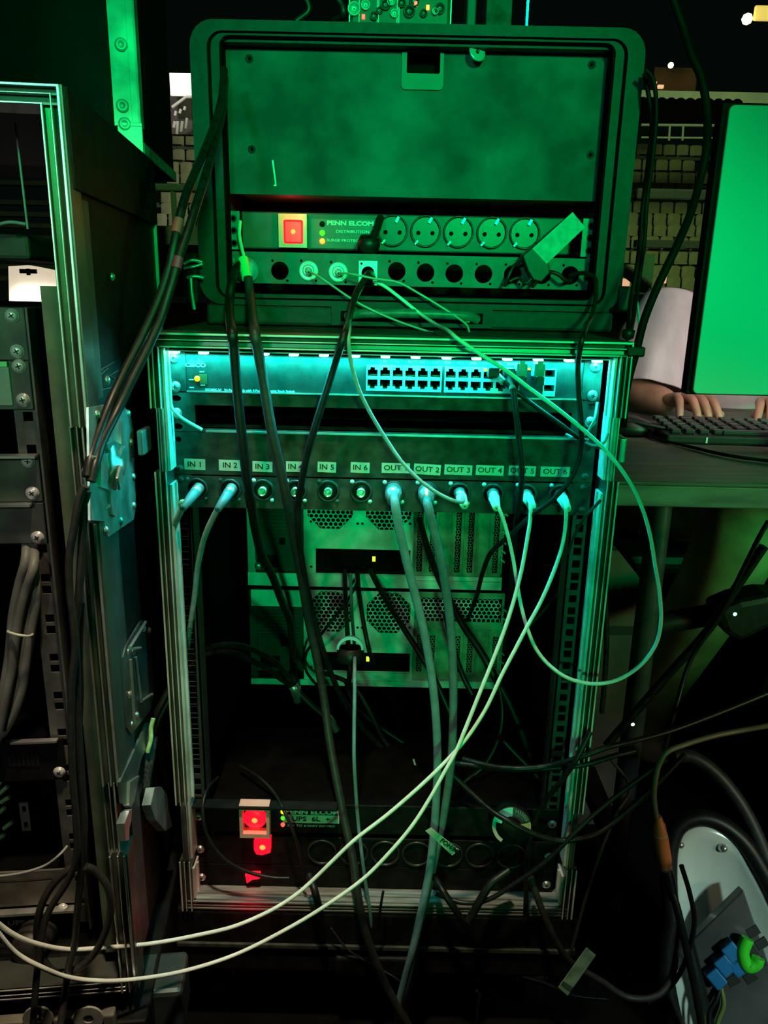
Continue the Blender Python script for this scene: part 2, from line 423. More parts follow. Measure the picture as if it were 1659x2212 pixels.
# the light strip under the rim
a_, b_, zz0, zz1 = rect(902, 764, 985, 773, -.006)
MB().box(a_, b_, -.0072, -.006, zz0 + .0008, zz1).build('warm_light_patch', mat('warm_light_patch', (0.9, 0.45, 0.2), 0.5, noise=0.05), case)  # orange patch painted for distant warm light showing through the gap
strip = empty('led_strip', (0.004, -0.0125, 0.9292), 0, 'strip of bright turquoise lamps stuck under the top rim of the open rack', 'light strip')
MB().box(-0.244, 0.244, -0.006, 0.006, -0.0008, 0.0008).build('tape', mat('white_strip_tape', (0.6, 0.65, 0.62), 0.5, noise=0.1), strip)
lx = [at(px, 752, -0.012).x - 0.004 for px in (377, 440, 506, 571, 635, 700, 768, 833, 898, 965, 1030, 1097, 1164, 1231, 1292)]
for i, x in enumerate(lx):
    m = MB().box(x - .0050, x + .0050, -.0055, .0045, -.0034, -.0008, c=.0012)
    m.build('lamp', LEDC, strip)
    if i % 3 == 1:
        MB().box(x + .010, x + .014, -.003, .003, -.0018, -.0008).build('resistor', INK, strip)
wire = ptube(MB(), [(352, 812, -0.012), (353, 830, -0.014), (362, 866, -0.015), (385, 897, -0.013), (410, 914, -0.010), (436, 928, -0.004)], 0.0021).build('power_wire', mat('white_wire', (0.75, 0.78, 0.76), 0.4, noise=0.05), None, label='white power wire of the turquoise strip curving down over the left ears', cat='wire')
ptube(MB(), [(352, 765, -0.012), (351, 790, -0.012), (352, 812, -0.012)], 0.0042, n=3).build('plug', MATS['white_wire'], wire)

ZC = 0.9263   # top of the first unit (upper screw at 0.92)
def ears(parent, ztop, units, m_, y=-0.0025, slots=((6.35, 1), (38.1, 1)), scr=True, holes=True):
    h = 0.04445 * units
    return [(sx * 0.2325, ztop - s * .001) for sx in (-1, 1) for s, _ in slots]

# 1U network switch
sw = empty('network_switch', (0, 0, 0), 0, 'dark 24 port network switch with an amber light, at the top of the open rack', 'network switch')
z1 = ZC; z0 = ZC - 0.0437
for s in (-1, 1):
    MB().box(s * 0.241, s * 0.2195, -0.0022, 0, z0, z1, c=.001).build('ear', PANEL, sw)
    for dz in (0.00635, 0.0381): screw(s * 0.2325, -0.0022, ZC - dz, 0.0049, sw)
pr = [at(px, py, -0.006) for px, py in ((790, 787), (952, 789), (960, 789), (1122, 791))]
zp1 = at(900, 790, -0.006).z; zp0 = at(900, 846, -0.006).z
blocks = [(at(791, 818, -.006).x, at(954, 818, -.006).x), (at(960, 818, -.006).x, at(1123, 818, -.006).x)]
sfp = (at(1176, 790, -.006).x, at(1203, 790, -.006).x)
holes = []
BH = []
for (a, b) in blocks:
    n = 6; pw = (b - a) / n
    for k in range(n):
        for row in (0, 1):
            xa = a + pw * k + .0014; xb = a + pw * (k + 1) - .0014
            zm = (zp0 + zp1) / 2
            lo, hi = (zp0 + .0024, zm - .0016) if row == 0 else (zm + .0016, zp1 - .0024)
            BH.append((xa, xb, lo, hi, row))
swb = MB().box(-0.2185, 0.2185, -0.0055, -0.002, z0 + .001, z1 - .001)
hs = [('r', a, b, zp0, zp1) for a, b in blocks] + [('r', sfp[0], sfp[1], zp0 - .002, zp1)]
wd0, wd1 = at(433, 815, -.006), at(446, 831, -.006)
swb = MB().plate(-0.2185, 0.2185, z0 + .001, z1 - .001, -0.0055, -0.002, hs)
swb.box(-0.2185, 0.2185, 0.03, 0.2, z0 + .001, z1 - .001)
swb.box(-0.2185, 0.2185, -0.002, 0.03, z1 - .003, z1 - .001).box(-0.2185, 0.2185, -0.002, 0.03, z0 + .001, z0 + .003)
swb.build('face_panel', mat('switch_grey', (0.024, 0.030, 0.025), 0.6, noise=0.15, nscale=80, spec=0.08), sw)
MB().box(-.219, .219, -.0075, -.0055, z0 + .0006, z0 + .0022).build('lower_lip', STEEL, sw)
PORT = mat('port_frame', (0.5, 0.52, 0.5), 0.4, 0.3, noise=0.1)
for bi, (a, b) in enumerate(blocks):
    blk = MB(); hh = []
    for (xa, xb, lo, hi, row) in BH:
        if a <= xa <= b:
            w_ = xb - xa; st = (hi - lo) * .28; nt = w_ * .26
            if row == 1: hh.append(('p', [(xa, lo), (xb, lo), (xb, hi - st), (xb - nt, hi - st), (xb - nt, hi), (xa + nt, hi), (xa + nt, hi - st), (xa, hi - st)]))
            else: hh.append(('p', [(xa, hi), (xa, lo + st), (xa + nt, lo + st), (xa + nt, lo), (xb - nt, lo), (xb - nt, lo + st), (xb, lo + st), (xb, hi)]))
    blk.plate(a, b, zp0, zp1, -0.0068, 0.012, hh)
    bo = blk.build('port_block', PORT, sw)
    MB().box(a, b, 0.0125, 0.0135, zp0, zp1).build('port_backing', DARK, bo)
    for (xa, xb, lo, hi, row) in BH:
        if a <= xa <= b:
            c_ = MB()
            zc = lo + .0012 if row else hi - .0012
            for q in range(6): c_.box(xa + .003 + q * .0013, xa + .0036 + q * .0013, .002, .010, zc - .0004, zc + .0004)
            c_.build('port_contacts', BRASS, bo)
sx0, sx1 = sfp
m = MB().plate(sx0, sx1, zp0 - .002, zp1, -0.0075, 0.012, [('r', sx0 + .0012, sx1 - .0012, zp1 - .0095, zp1 - .0014), ('r', sx0 + .0012, sx1 - .0012, zp0 + .0035, zp0 + .0105)])
m.build('optical_port_cage', PORT, sw)
for px in (1053, 1062, 1140, 1160):
    pass
for px, py, mm in ((1049, 799, LEDL), (1077, 799, LEDA), (1143, 797, LEDL)):
    q = at(px, py, -.007)
    MB().box(q.x - .0015, q.x + .0015, -.0078, -.0068, q.z - .0012, q.z + .0012).build('port_light', mm, sw)
q = at(426, 818, -.006)
MB().lathe([(0.0030, 0), (0.0030, -.0012), (.0016, -.0024), (0, -.0026)], (q.x, -.0055, q.z), (0, 1, 0), 14).build('amber_light', LEDA, sw)
q = at(437, 819, -.006)
MB().box(q.x - .003, q.x + .005, -.0062, -.0055, q.z - .0055, q.z + .0055).build('light_window', mat('brown_window', (0.12, 0.06, 0.02), 0.4, noise=0.1), sw)
q = at(422, 789, -.006)
text('lettering', 'CISCO', q.x, q.z, -.0057, .0042, WINK, sw, wide=1.35, bold=1.5)
lg = MB(); q = at(422, 780, -.006)
for i, hgt in enumerate((1.0, 1.9, 3.2, 1.9, 1.0, 1.9, 3.2, 1.9, 1.0)):
    lg.box(q.x - .008 + i * .002 - .0004, q.x - .008 + i * .002 + .0004, -.0060, -.0056, q.z - .0014, q.z - .0014 + hgt * .0012)
lg.build('logo_bars', WINK, sw)
q = at(540, 844, -.006)
text('lettering', 'SG200X-24   24-Port Switch with 4-Port 10-Gigabit Stack Switch', q.x, q.z, -.0057, .0026, WINK, sw, wide=1.05, bold=1.0)
lt = MB()
for px, py in ((436, 803), (413, 820), (414, 837), (438, 832)):
    q = at(px, py, -.006); lt.box(q.x - .0025, q.x + .0025, -.0060, -.0056, q.z - .0006, q.z + .0006)
lt.build('panel_marks', WINK, sw)
for k in range(12):
    xx = blocks[0][0] + .006 + k * (blocks[1][1] - blocks[0][0] - .01) / 11.5
    text('lettering', '%d %d' % (2 * k + 1, 2 * k + 2), xx, zp1 + .0038, -.0057, .0021, WINK, sw, bold=1)

# patch plugs in the switch
def patch_cable(pts, r, m_, label, plug_m, plugs=((0, None),), cat='cable', name='network_cable'):
    P = [at(x, y, Y) for x, y, Y in pts]
    o = MB().tube(spline(P, 8), r, 8).build(name, m_, None, label=label, cat=cat)
    return o, P

# 1U panel with a long cable opening
op = empty('open_blanking_panel', (0, 0, 0), 0, 'black one unit rack panel with a long wide opening, below the network switch', 'rack panel')
z1 = ZC - .04445; z0 = z1 - .0437
oa = rect(415, 880, 1222, 932, -.0025)
hs = [('r', -0.212, 0.211, at(800, 932, 0).z + .0012, at(800, 882, 0).z)]
for s in (-1, 1):
    for dz in (.00635, .0381): hs.append(('p', [(s * .2325 + .0058 * math.cos(a) * (1.0), z1 - dz + .0034 * math.sin(a)) for a in [2 * PI * k / 16 for k in range(16)]]))
m = MB().plate(-.241, .241, z0, z1, -.0025, 0, hs)
m.box(-.212, .211, -.0025, .02, at(800, 932, 0).z, at(800, 932, 0).z + .0012)
op_b = m.build('plate', PANEL, op)
MB().box(-.22, .22, .10, .102, z0, z1).build('dark_backing', DARK, op)  # dark sheet behind the wide opening
for s in (-1, 1): screw(s * .2325, -.0026, z1 - .0222 - .001, .0049, op)
# silver lip at the joint under it
MB().box(-.20, .232, -.0060, -.0025, z0 + .0002, z0 + .0022).build('folded_lip', STEEL, op)

# blank panel with tape labels (2 units high minus, above the sockets)
z1 = z0 - .0008
lab_top = z1
zq = at(800, 1031, 0).z
bp_ = empty('label_strip_panel', (0, 0, 0), 0, 'black blank rack panel with a row of stuck IN and OUT labels', 'rack panel')
m = MB().plate(-.241, .241, zq, z1, -.0028, 0, [('c', -.2325, z1 - .0085, .0034), ('c', .2325, z1 - .0085, .0034)])
m.build('plate', PANEL, bp_)
for s in (-1, 1):
    screw(s * .2325, -.0028, zq + .0065, .0036, bp_, PANEL)
labs = [('IN 1', 421, 1003, 45, 24, 1), ('IN 2', 497, 1005, 48, 24, .5), ('IN 3', 567, 1008, 43, 23, 1.2), ('IN 4', 638, 1008, 40, 23, 0), ('IN 5', 706, 1009, 40, 23, 1.5), ('IN 6', 778, 1010, 41, 23, 1.2),
        ('OUT 1', 855, 1011, 61, 22, 0), ('OUT 2', 923, 1014, 58, 23, 2.5), ('OUT 3', 990, 1015, 60, 22, 1), ('OUT 4', 1058, 1016, 60, 22, 1), ('OUT 5', 1128, 1017, 58, 22, 1.5), ('OUT 6', 1199, 1019, 63, 22, 0)]
for t, px, py, wd, hh, tl in labs:
    q = at(px, py, -.0028); sc = (at(px + 10, py, -.0028).x - q.x) / 10
    M = Matrix.Translation((q.x, -.0031, q.z)) @ Matrix.Rotation(math.radians(tl), 4, 'Y')
    lb = MB().box(-wd * sc / 2, wd * sc / 2, -.00015, .0003, -hh * sc / 2, hh * sc / 2, M).build('label', LABEL, bp_, label='pale tape label reading ' + t)
    text('lettering', t, 0, 0, 0, .0062, INK, lb, tilt=-math.radians(tl), wide=1.12, bold=.6).location = (q.x, -.0034, q.z)

# connector panel
zc1 = zq - .0006; zc0 = at(800, 1102, 0).z
cp = empty('patch_panel', (0, 0, 0), 0, 'black rack panel with twelve round video sockets under the IN and OUT labels', 'connector panel')
cx = [(425, 1056), (497, 1058), (568, 1059), (639, 1060), (709, 1061), (780, 1062), (850, 1063), (921, 1064), (992, 1066), (1064, 1068), (1136, 1069), (1209, 1070)]
cq = [at(a, b, -.0028) for a, b in cx]
m = MB().plate(-.241, .241, zc0, zc1, -.0028, 0, [('c', q.x, q.z, .0118) for q in cq], seg=28)
m.box(-.2195, .2195, -.0028, .018, zc1 - .0012, zc1)
m.build('plate', PANEL, cp)
CHR = mat('nickel_socket', (0.7, 0.72, 0.68), 0.25, 0.8, noise=0.1)
WHT = mat('pale_bolt', (0.62, 0.66, 0.62), 0.4, 0.2, noise=0.08)
for i, q in enumerate(cq):
    s = MB().lathe([(.0132, 0), (.0132, -.0012), (.0108, -.0015), (.0102, .001), (.0102, .012), (.004, .012)], (q.x, -.0030, q.z), (0, 1, 0), 24).build('socket_body', SOCK, cp)
    MB().lathe([(.0050, .011), (.0050, -.0085), (.0042, -.0085), (.0042, .006), (.0018, .006), (.0018, -.004), (0, -.004)], (q.x, -.0030, q.z), (0, 1, 0), 20).build('video_socket', CHR, s)
    for dx, dz in ((-.0092, .0118), (.0092, -.0118)):
        if (i < 2) or (i == 4): mm = PANEL
        else: mm = WHT
        if i in (9, 11) and dz < 0: continue
        MB().lathe([(.0026, 0), (.0025, -.001), (.0016, -.0022), (0, -.0025)], (q.x + dx * 1.12, -.0028, q.z + dz * .98), (0, 1, 0), 12).build('bolt', mm, cp)
for s in (-1, 1):
    screw(s * .2325, -.0028, zc1 - .006, .0036, cp, PANEL); screw(s * .2325, -.0028, zc0 + .006, .0036, cp, PANEL)

# ------------------------------------------------------------------ two deep rack computers
YS = 0.33
def server(label, top_px, bot_px, kind):
    z1 = at(800, top_px, YS).z; z0 = z1 - .176 if kind == 'up' else at(800, bot_px, YS).z
    if kind == 'up': z0 = at(800, bot_px, YS).z; z1 = z0 + .176
    t = empty('rack_computer', (0, YS, z0), 0, label, 'computer')
    H = z1 - z0
    X0, X1 = at(537, 1280, YS).x, at(1095, 1280, YS).x
    def lx(px): return at(px, (top_px + bot_px) / 2, YS).x
    def lz(py, px=780): return at(px, py, YS).z - z0
    xp = lx(656)           # power supply | rear plate
    # rear plate with openings
    hx, hy = (713, 838), None
    holes = []; fans = []
    cz = 0.136
    for px in hx:
        c = (lx(px), cz); R_ = .038
        ps = [(c[0] + R_ * 1.04 * math.cos(PI / 8 + k * PI / 4), c[1] + R_ * 1.04 * math.sin(PI / 8 + k * PI / 4)) for k in range(8)]
        fans.append((c, R_)); holes.append(('p', ps))
    io = (lx(682), lx(887)); ioz = (iorel[0], iorel[1])
    holes.append(('r', io[0], io[1], ioz[0], ioz[1]))
    xr = lx(893)
    for (a, b) in ((690, 1),):
        pass
    for px, zz in ((672, H * .63), (672, H * .19), (772, H * .62), (782, H * .62), (884, H * .63)):
        holes.append(('c', lx(px), zz, .0022))
    o = MB().plate(xp, xr, 0, H, 0, .0015, holes, seg=16)
    o.build('rear_plate', SHEET, t)
    for c, R_ in fans:
        hn = MB().hexnet(c[0] - R_, c[0] + R_, c[1] - R_, c[1] + R_, .0012, .0078, .0010, inside=lambda x, z: abs(x - c[0]) < R_ and abs(z - c[1]) < R_ * 1.0 and abs(x - c[0]) + abs(z - c[1]) < R_ * 1.42)
        hn.build('fan_grille', SHEET, t)
    # motherboard ports
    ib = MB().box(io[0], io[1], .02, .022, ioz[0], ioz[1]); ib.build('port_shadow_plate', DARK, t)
    for k, (fx, wd, zz, hh) in enumerate(((.10, .014, .25, .2), (.10, .014, .62, .2), (.22, .013, .3, .4), (.36, .014, .3, .5), (.50, .014, .3, .55), (.64, .013, .3, .4), (.76, .016, .35, .3), (.88, .014, .3, .5))):
        xx = io[0] + (io[1] - io[0]) * fx; hhh = ioz[1] - ioz[0]
        MB().box(xx - wd / 2, xx + wd / 2, .006, .02, ioz[0] + hhh * zz - hhh * .12, ioz[0] + hhh * (zz + hh) - hhh * .12, c=.001).build('board_port', DSHEET, t)
    px_l, zl = (808, (ioz[0] + ioz[1]) / 2 + .004)
    ll = lx(px_l) if kind == 'up' else lx(795)
    MB().box(ll - .0025, ll + .0025, .002, .006, zl - .004, zl + .004).build('link_light', LEDL, t)
    MB().box(io[0], io[1], -.003, .0, ioz[0] - .010, ioz[0] - .0015).build('edge_fold', SHEET, t)
    # expansion slots
    x2 = lx(1085); sl = []
    n = 7; pw = (x2 - xr) / n; ztop = H * (.99 if kind == 'up' else .62)
    for k in range(n):
        if k in (2, 5): continue
        xc = xr + pw * (k + .5)
        sl.append(('r', xc - pw * .22, xc + pw * .22, H * .16, ztop - .02 if kind == 'up' else ztop - .012))
    hs = [h for h in sl]
    if kind == 'lo': hs.append(('r', xr + .004, x2 - .004, H * .70, H * .94))
    MB().plate(xr, x2, 0, H, .002, .0032, hs).build('slot_plate', mat('slot_sheet', (0.20, 0.26, 0.18), 0.55, 0.2, noise=0.35, nscale=30), t)
    g = MB()
    for h in sl: g.hexnet(h[1], h[2], h[3], h[4], .0035, .0052, .0008)
    g.build('slot_grille', MATS['slot_sheet'], t)
    if kind == 'lo': MB().hexnet(xr + .004, x2 - .004, H * .70, H * .94, .0035, .0078, .0010).build('upper_grille', SHEET, t)
    fo = MB()
    for k in range(n + 1):
        xc = xr + pw * k; fo.box(xc - .0012, xc + .0012, -.0012, .002, H * .15, ztop)
    fo.build('slot_ribs', MATS['slot_sheet'], t)
    MB().box(xr, x2, -.006, .002, H * .055, H * .085).build('slot_lip', SHEET, t)
    br = MB()
    for k in range(7):
        zz = H * (.30 + .09 * k); M = Matrix.Translation((x2 + .001, -.003, zz)) @ Matrix.Rotation(.7, 4, 'Y')
        br.box(-.005, .005, -.003, .004, -.0012, .0012, M)
    br.build('side_louvres', mat('bright_louvre', (0.5, 0.62, 0.5), 0.3, 0.6, noise=0.1), t)
    # power supply
    MB().plate(X0 + .008, xp - .001, .024, H - .004, .001, .003, [('r', X0 + .016, X0 + .05, .030, .052), ('r', X0 + .052, X0 + .062, .070, .082)]).build('power_supply', DSHEET, t)
    vt = MB()
    for k in range(13):
        zz = H - .016 - k * .0062; vt.box(X0 + .014, xp - .008, -.0006, .001, zz, zz + .0028)
    vt.build('vent_slats', DSHEET, t)
    MB().box(X0, X0 + .013, -.001, .006, 0, H - .002, c=.001).build('side_flange', ALUP if kind == 'up' else DSHEET, t)
    MB().lathe([(.0055, 0), (.0055, -.008), (.003, -.009), (0, -.009)], (X0 + .018, 0, .035), (0, 1, 0), 14).build('thumb_screw', STEEL, t)
    MB().box(X0, X1 - .01, -.002, .001, -.0005, .022 if kind == 'up' else .010).build('bottom_flange', SHEET, t)
    if kind == 'lo': MB().box(X0 + .004, xp, -.0015, .001, H - .030, H - .001).build('upper_flange', SHEET, t)
    MB().box(X0, X1 - .008, .004, .27, .001, H - .001).build('housing', DARK, t)
    return t
# relative heights of the details, measured on the lower computer
_z0 = at(800, 1481, YS).z
iorel = (at(800, 1450, YS).z - _z0, at(800, 1410, YS).z - _z0)
srv2 = server('lower of two deep mounted rack computers, its round grilles crossed by cables', 1277, 1481, 'lo')
_zu = at(800, 1268, YS).z
iorel = (at(800, 1240, YS).z - _zu, at(800, 1187, YS).z - _zu)
srv1 = server('upper of two deep mounted rack computers, partly behind the connector panel', 1100, 1268, 'up')
# ------------------------------------------------------------------ lower power unit and the two units below it
def lower_unit(name, label, cat, py_top, units=1):
    z1 = at(800, py_top, 0).z; z0 = z1 - .0437 * units
    t = empty(name, (0, 0, 0), 0, label, cat)
    MB().box(-.241, .241, -.0028, 0.0, z0, z1, c=.0008).build('front_plate', BLACK, t)
    MB().box(-.215, .215, 0, .18, z0 + .002, z1 - .002).build('housing', DARK, t)
    for s in (-1, 1): screw(s * .2325, -.0028, (z0 + z1) / 2, .0046, t)
    return t, z0, z1
pd, z0, z1 = lower_unit('power_distribution_unit', 'black mains distribution unit with a big hooded red switch low in the open rack', 'power unit', 1738)
a, b, zz0, zz1 = rect(520, 1737, 581, 1806, -.012)
MB().plate(a - .001, b + .001, zz0, zz1, -.016, -.002, [('r', a + .003, b - .003, zz0 + .006, zz1 - .007)]).build('switch_hood', HOOD, pd)
q = at(550, 1772, -.01)
sw_ = MB().lathe([(.0150, .004), (.0150, -.001), (.011, -.004), (0, -.0045)], (q.x, -.006, q.z), (0, 1, 0), 22).build('rocker_switch', RED, pd)
MB().lathe([(.004, 0), (.003, -.001), (0, -.0015)], (q.x, -.0105, q.z), (0, 1, 0), 12).build('lamp', REDC, sw_)
for py, mm in ((1753, LEDA), (1767, LEDG), (1781, LEDR)):
    q = at(611, py, -.003); MB().lathe([(.0030, 0), (.0026, -.0018), (0, -.0028)], (q.x, -.0028, q.z), (0, 1, 0), 12).build('indicator', mm, pd)
q = at(675, 1755, -.003); text('lettering', 'PENN ELCOM', q.x, q.z, -.0030, .0062, WINK, pd, wide=1.35, bold=2)
q = at(672, 1769, -.003); lb = MB().box(-.037, .037, -.0002, .0004, -.0062, .0062).build('label', LABEL, pd, label='pale tape label reading UPS 6L'); lb.location = (q.x, -.0033, q.z)
text('lettering', 'UPS  6L  +', 0, 0, 0, .0070, INK, lb, wide=1.2, bold=1).location = (0, -.0004, 0)
q = at(672, 1784, -.003); text('lettering', '32A TO 6-WAY DISTRO', q.x, q.z, -.0030, .0032, WINK, pd, wide=1.35, bold=1)
MB().box(-.238, -.05, -.02, -.0028, at(500, 1727, 0).z, at(500, 1724, 0).z).build('top_ledge', BLACK, pd)

light('POINT', 'switch_glow', (-.165, -.05, z0 - .09), (0, 0, 0), 0.03, (1, 0.0, 0.03), 0.004)
def small_switch(t, pts, Y):
    ps = [at(x, y, Y) for x, y in pts]
    return MB().prism(ps, (0, .012, 0)).build('rocker_switch', RED, t, bevel=.0008)
u2, z0, z1 = lower_unit('power_strip_unit', 'black one unit power strip with a small red lit switch under the big hooded one', 'power unit', 1809)
s_ = small_switch(u2, [(548, 1816), (584, 1815), (584, 1843), (566, 1848), (553, 1846), (548, 1836)], -.012)
q = at(567, 1831, -.0125); MB().lathe([(.004, 0), (0, -.0012)], (q.x, -.0124, q.z), (0, 1, 0), 12).build('lamp', REDC, s_)
for k in range(7):
    x = -.07 + k * .042
    so = MB().lathe([(.0195, 0), (.0195, -.0015), (.018, -.0025), (.017, .0), (.017, .012), (0, .012)], (x, -.0028, (z0 + z1) / 2), (0, 1, 0), 24).build('socket', SOCK, u2)
u3, z0, z1 = lower_unit('lower_power_strip_unit', 'lowest black rack unit with a slim red lit switch just above the bottom edge', 'power unit', 1870)
s_ = small_switch(u3, [(529, 1890), (562, 1890), (561, 1899), (545, 1901), (533, 1909)], -.010)

# plinth under the rack
pl = empty('low_black_case', (0, 0, 0), 0, 'low black case under the open rack, almost lost in the dark', 'case')
MB().box(-.262, .272, -.03, .6, .10, .2025, c=.006).build('body', BLACK, pl)
MB().box(-.262, .272, -.034, .6, .145, .150).build('seam_strip', PANEL, pl)
for sx in (-.22, .23):
    for yy in (0.04, .55):
        w_ = MB().lathe([(.001, -.016), (.045, -.016), (.048, -.01), (.048, .01), (.045, .016), (.001, .016)], (sx, yy, .048), (1, 0, 0), 22).build('caster_wheel', RUB, pl)
        MB().box(sx - .03, sx + .03, yy - .03, yy + .03, .088, .10).box(sx - .022, sx - .019, yy - .02, yy + .02, .04, .09).box(sx + .019, sx + .022, yy - .02, yy + .02, .04, .09).build('caster_fork', STEEL, w_)
MB().box(-.05, .05, -.038, -.03, .105, .135, c=.004).build('catch', BLACK, pl)

# ------------------------------------------------------------------ moulded case on top
YB, YE = 0.15, 0.19       # front lip plane, rack ear plane
UB = 0.9495
uc = empty('moulded_transit_case', (0, 0, 0), 0, 'large black moulded transit case standing on top of the open rack', 'transit case')
a = at(404, 62, YB); b = at(1402, 80, YB)
X0, X1, ZT = a.x + .002, b.x - .002, (at(800, 48, YB).z)
def rrect(x0, x1, z0, z1, r, n=6):
    ps = []
    for cx_, cz_, s in ((x1 - r, z1 - r, 0), (x0 + r, z1 - r, 1), (x0 + r, z0 + r, 2), (x1 - r, z0 + r, 3)):
        for k in range(n + 1):
            t = (s + k / n) * PI / 2; ps.append((cx_ + r * math.cos(t), cz_ + r * math.sin(t)))
    return ps
def ringplate(mb, outer, inner, y0, y1):
    n = len(outer); vs = [(x, y0, z) for x, z in outer] + [(x, y0, z) for x, z in inner] + [(x, y1, z) for x, z in outer] + [(x, y1, z) for x, z in inner]
    fs = []
    for i in range(n):
        j = (i + 1) % n
        fs += [(i, i + n, j + n, j), (i + 2 * n, j + 2 * n, j + 3 * n, i + 3 * n), (i, j, j + 2 * n, i + 2 * n), (i + n, i + 3 * n, j + 3 * n, j + n)]
    return mb.add(vs, fs)
m = MB()
xi0, xi1, zi0, zi1 = rect(440, 72, 1352, 645, YB)
O = rrect(X0, X1, at(800, 664, YB).z, ZT, .028); I1 = rrect(X0 + .020, X1 - .020, at(800, 652, YB).z, ZT - .0115, .018)
ringplate(m, O, I1, YB, YB + .03)
m.build('front_lip', SHELL, uc)
m = MB()
I2 = rrect(X0 + .024, X1 - .024, at(800, 648, YB).z, ZT - .0135, .015); I3 = rrect(X0 + .034, X1 - .034, at(800, 640, YB).z, ZT - .0155, .012)
ringplate(m, I1, I2, YB + .008, YB + .03)
m.build('gasket_channel', DARK, uc)
m = MB(); ringplate(m, I2, I3, YB + .002, YB + .03)
m.build('inner_lip', SHELL, uc)
I4 = rrect(X0 + .036, X1 - .036, at(800, 638, YB).z, ZT - .0165, .010)
m = MB(); ringplate(m, I3, I4, YB + .006, YE - .009)
m.build('inner_wall', DARK, uc)
# outer body with corner ribs
m = MB()
Ob = rrect(X0 + .010, X1 - .010, UB, ZT - .008, .02)
Oc = rrect(X0 + .030, X1 - .030, UB + .01, ZT - .02, .01)
ringplate(m, Ob, Oc, YB + .012, YB + .42)
m.build('body_shell', SHELL, uc)
m = MB()
zl1 = at(800, 664, YB).z
m.box(X0 + .006, X1 - .006, YB + .004, YB + .03, UB, zl1, c=.004)
for sx in (-1, 1):
    xo = X0 if sx < 0 else X1
    for (zz0, zz1) in ((at(800, 190, YB).z, at(800, 60, YB).z), (at(800, 560, YB).z - .03, at(800, 560, YB).z + .0)):
        m.box(*sorted((xo - sx * .0, xo - sx * .03)), YB + .02, YB + .10, zz0 - .01, zz1 - .02, c=.006)
m.build('lower_apron', SHELL, uc)
MB().box(X0 + .03, X1 - .03, YB + .40, YB + .42, UB + .01, ZT - .02).build('rear_wall', DARK, uc)
# side catches
for px, py0, py1, w_ in ((420, 545, 655, 12),):
    a_, b_, zz0, zz1 = rect(px - 22, py0, px + 8, py1, YB - .01)
    MB().box(a_, b_, YB - .014, YB + .01, zz0, zz1, c=.004).build('latch', BLACK, uc)
    k = MB()
    ptube(k, [(397, 570, YB - .02), (415, 562, YB - .02), (436, 566, YB - .015)], .0022)
    ptube(k, [(397, 580, YB - .02), (418, 576, YB - .02), (437, 571, YB - .015)], .0018)
    ptube(k, [(404, 600, YB - .02), (420, 597, YB - .02), (438, 600, YB - .015)], .0025)
    ptube(k, [(412, 600, YB - .02), (414, 630, YB - .02), (420, 668, YB - .018)], .0025)
    k.build('latch_wire', STEEL, uc)
q = at(1340, 650, YB)
MB().box(q.x - .004, q.x + .012, YB - .006, YB + .01, q.z - .012, q.z + .018, c=.003).build('latch', SHELL, uc)
# carrying handle recess under the opening
a_, b_, zz0, zz1 = rect(716, 664, 1062, 724, YB + .003)
m = MB().plate(a_, b_, max(zz0, UB + .002), zz1, YB - .001, YB + .003, [('r', a_ + .012, b_ - .012, max(zz0, UB) + .007, zz1 - .006)])
hd = m.build('handle_frame', SHELL, uc)
MB().box(a_, b_, YB + .0025, YB + .0035, max(zz0, UB + .002), zz1).build('handle_recess', DARK, hd)
q0, q1 = at(770, 678, YB), at(1010, 684, YB)
m = MB().tube(spline([(q0.x - .012, YB, q0.z - .004), (q0.x, YB - .008, q0.z), (q1.x, YB - .008, q0.z), (q1.x + .012, YB, q0.z - .004)], 6), .0062, 10)
m.build('carry_handle', mat('handle_rubber', (0.10, 0.11, 0.10), 0.4, noise=0.2, nscale=90), hd)

# board closing the upper part of the case
bd = empty('closing_board', (0, 0, 0), 0, 'worn flat board closing the upper part of the moulded case, with a square latch hole', 'board')
a_, b_, zz0, zz1 = rect(486, 80, 1336, 428, YE - .004)
a_, b_ = at(486, 300, YE - .004).x, at(1318, 300, YE - .004).x
hp = [at(x, y, YE - .004) for x, y in ((877, 113), (952, 113), (952, 163), (877, 163))]
xl, xr_ = (hp[0].x + hp[3].x) / 2, (hp[1].x + hp[2].x) / 2; zt_, zb_ = hp[0].z, hp[3].z
zm = zz0; ztb = ZT - .004
op0, op1 = at(524, 440, YE).x, at(1285, 440, YE).x
m = MB().plate(a_, b_, zm, ztb, YE - .008, YE + .004, [('r', xl, xr_, zb_, zt_)] + [('c', at(x, y, YE).x, at(x, y, YE).z, .0021) for x, y in ((541, 131), (546, 325), (1275, 144), (1272, 337))])
m.build('board', PLY, bd)
m = MB()
OO = rrect(at(868, 130, YE).x, at(958, 130, YE).x, at(900, 198, YE).z, at(900, 104, YE).z, .005, 4)
II = rrect(xl + .001, xr_ - .001, zb_ + .001, zt_ - .001, .002, 4)
ringplate(m, OO, II, YE - .0105, YE - .008)
m.build('finger_latch', mat('latch_plastic', (0.05, 0.053, 0.05), 0.5, noise=0.15), bd)
for x, y in ((541, 131), (546, 325), (1275, 144), (1272, 337)):
    q = at(x, y, YE); ringplate(MB(), [(q.x + .0048 * math.cos(k), q.z + .0048 * math.sin(k)) for k in [i * PI / 8 for i in range(16)]], [(q.x + .0024 * math.cos(k), q.z + .0024 * math.sin(k)) for k in [i * PI / 8 for i in range(16)]], YE - .0092, YE - .008).build('washer', BLACK, bd)
q0, q1 = at(589, 346, YE - .009), at(595, 402, YE - .009)
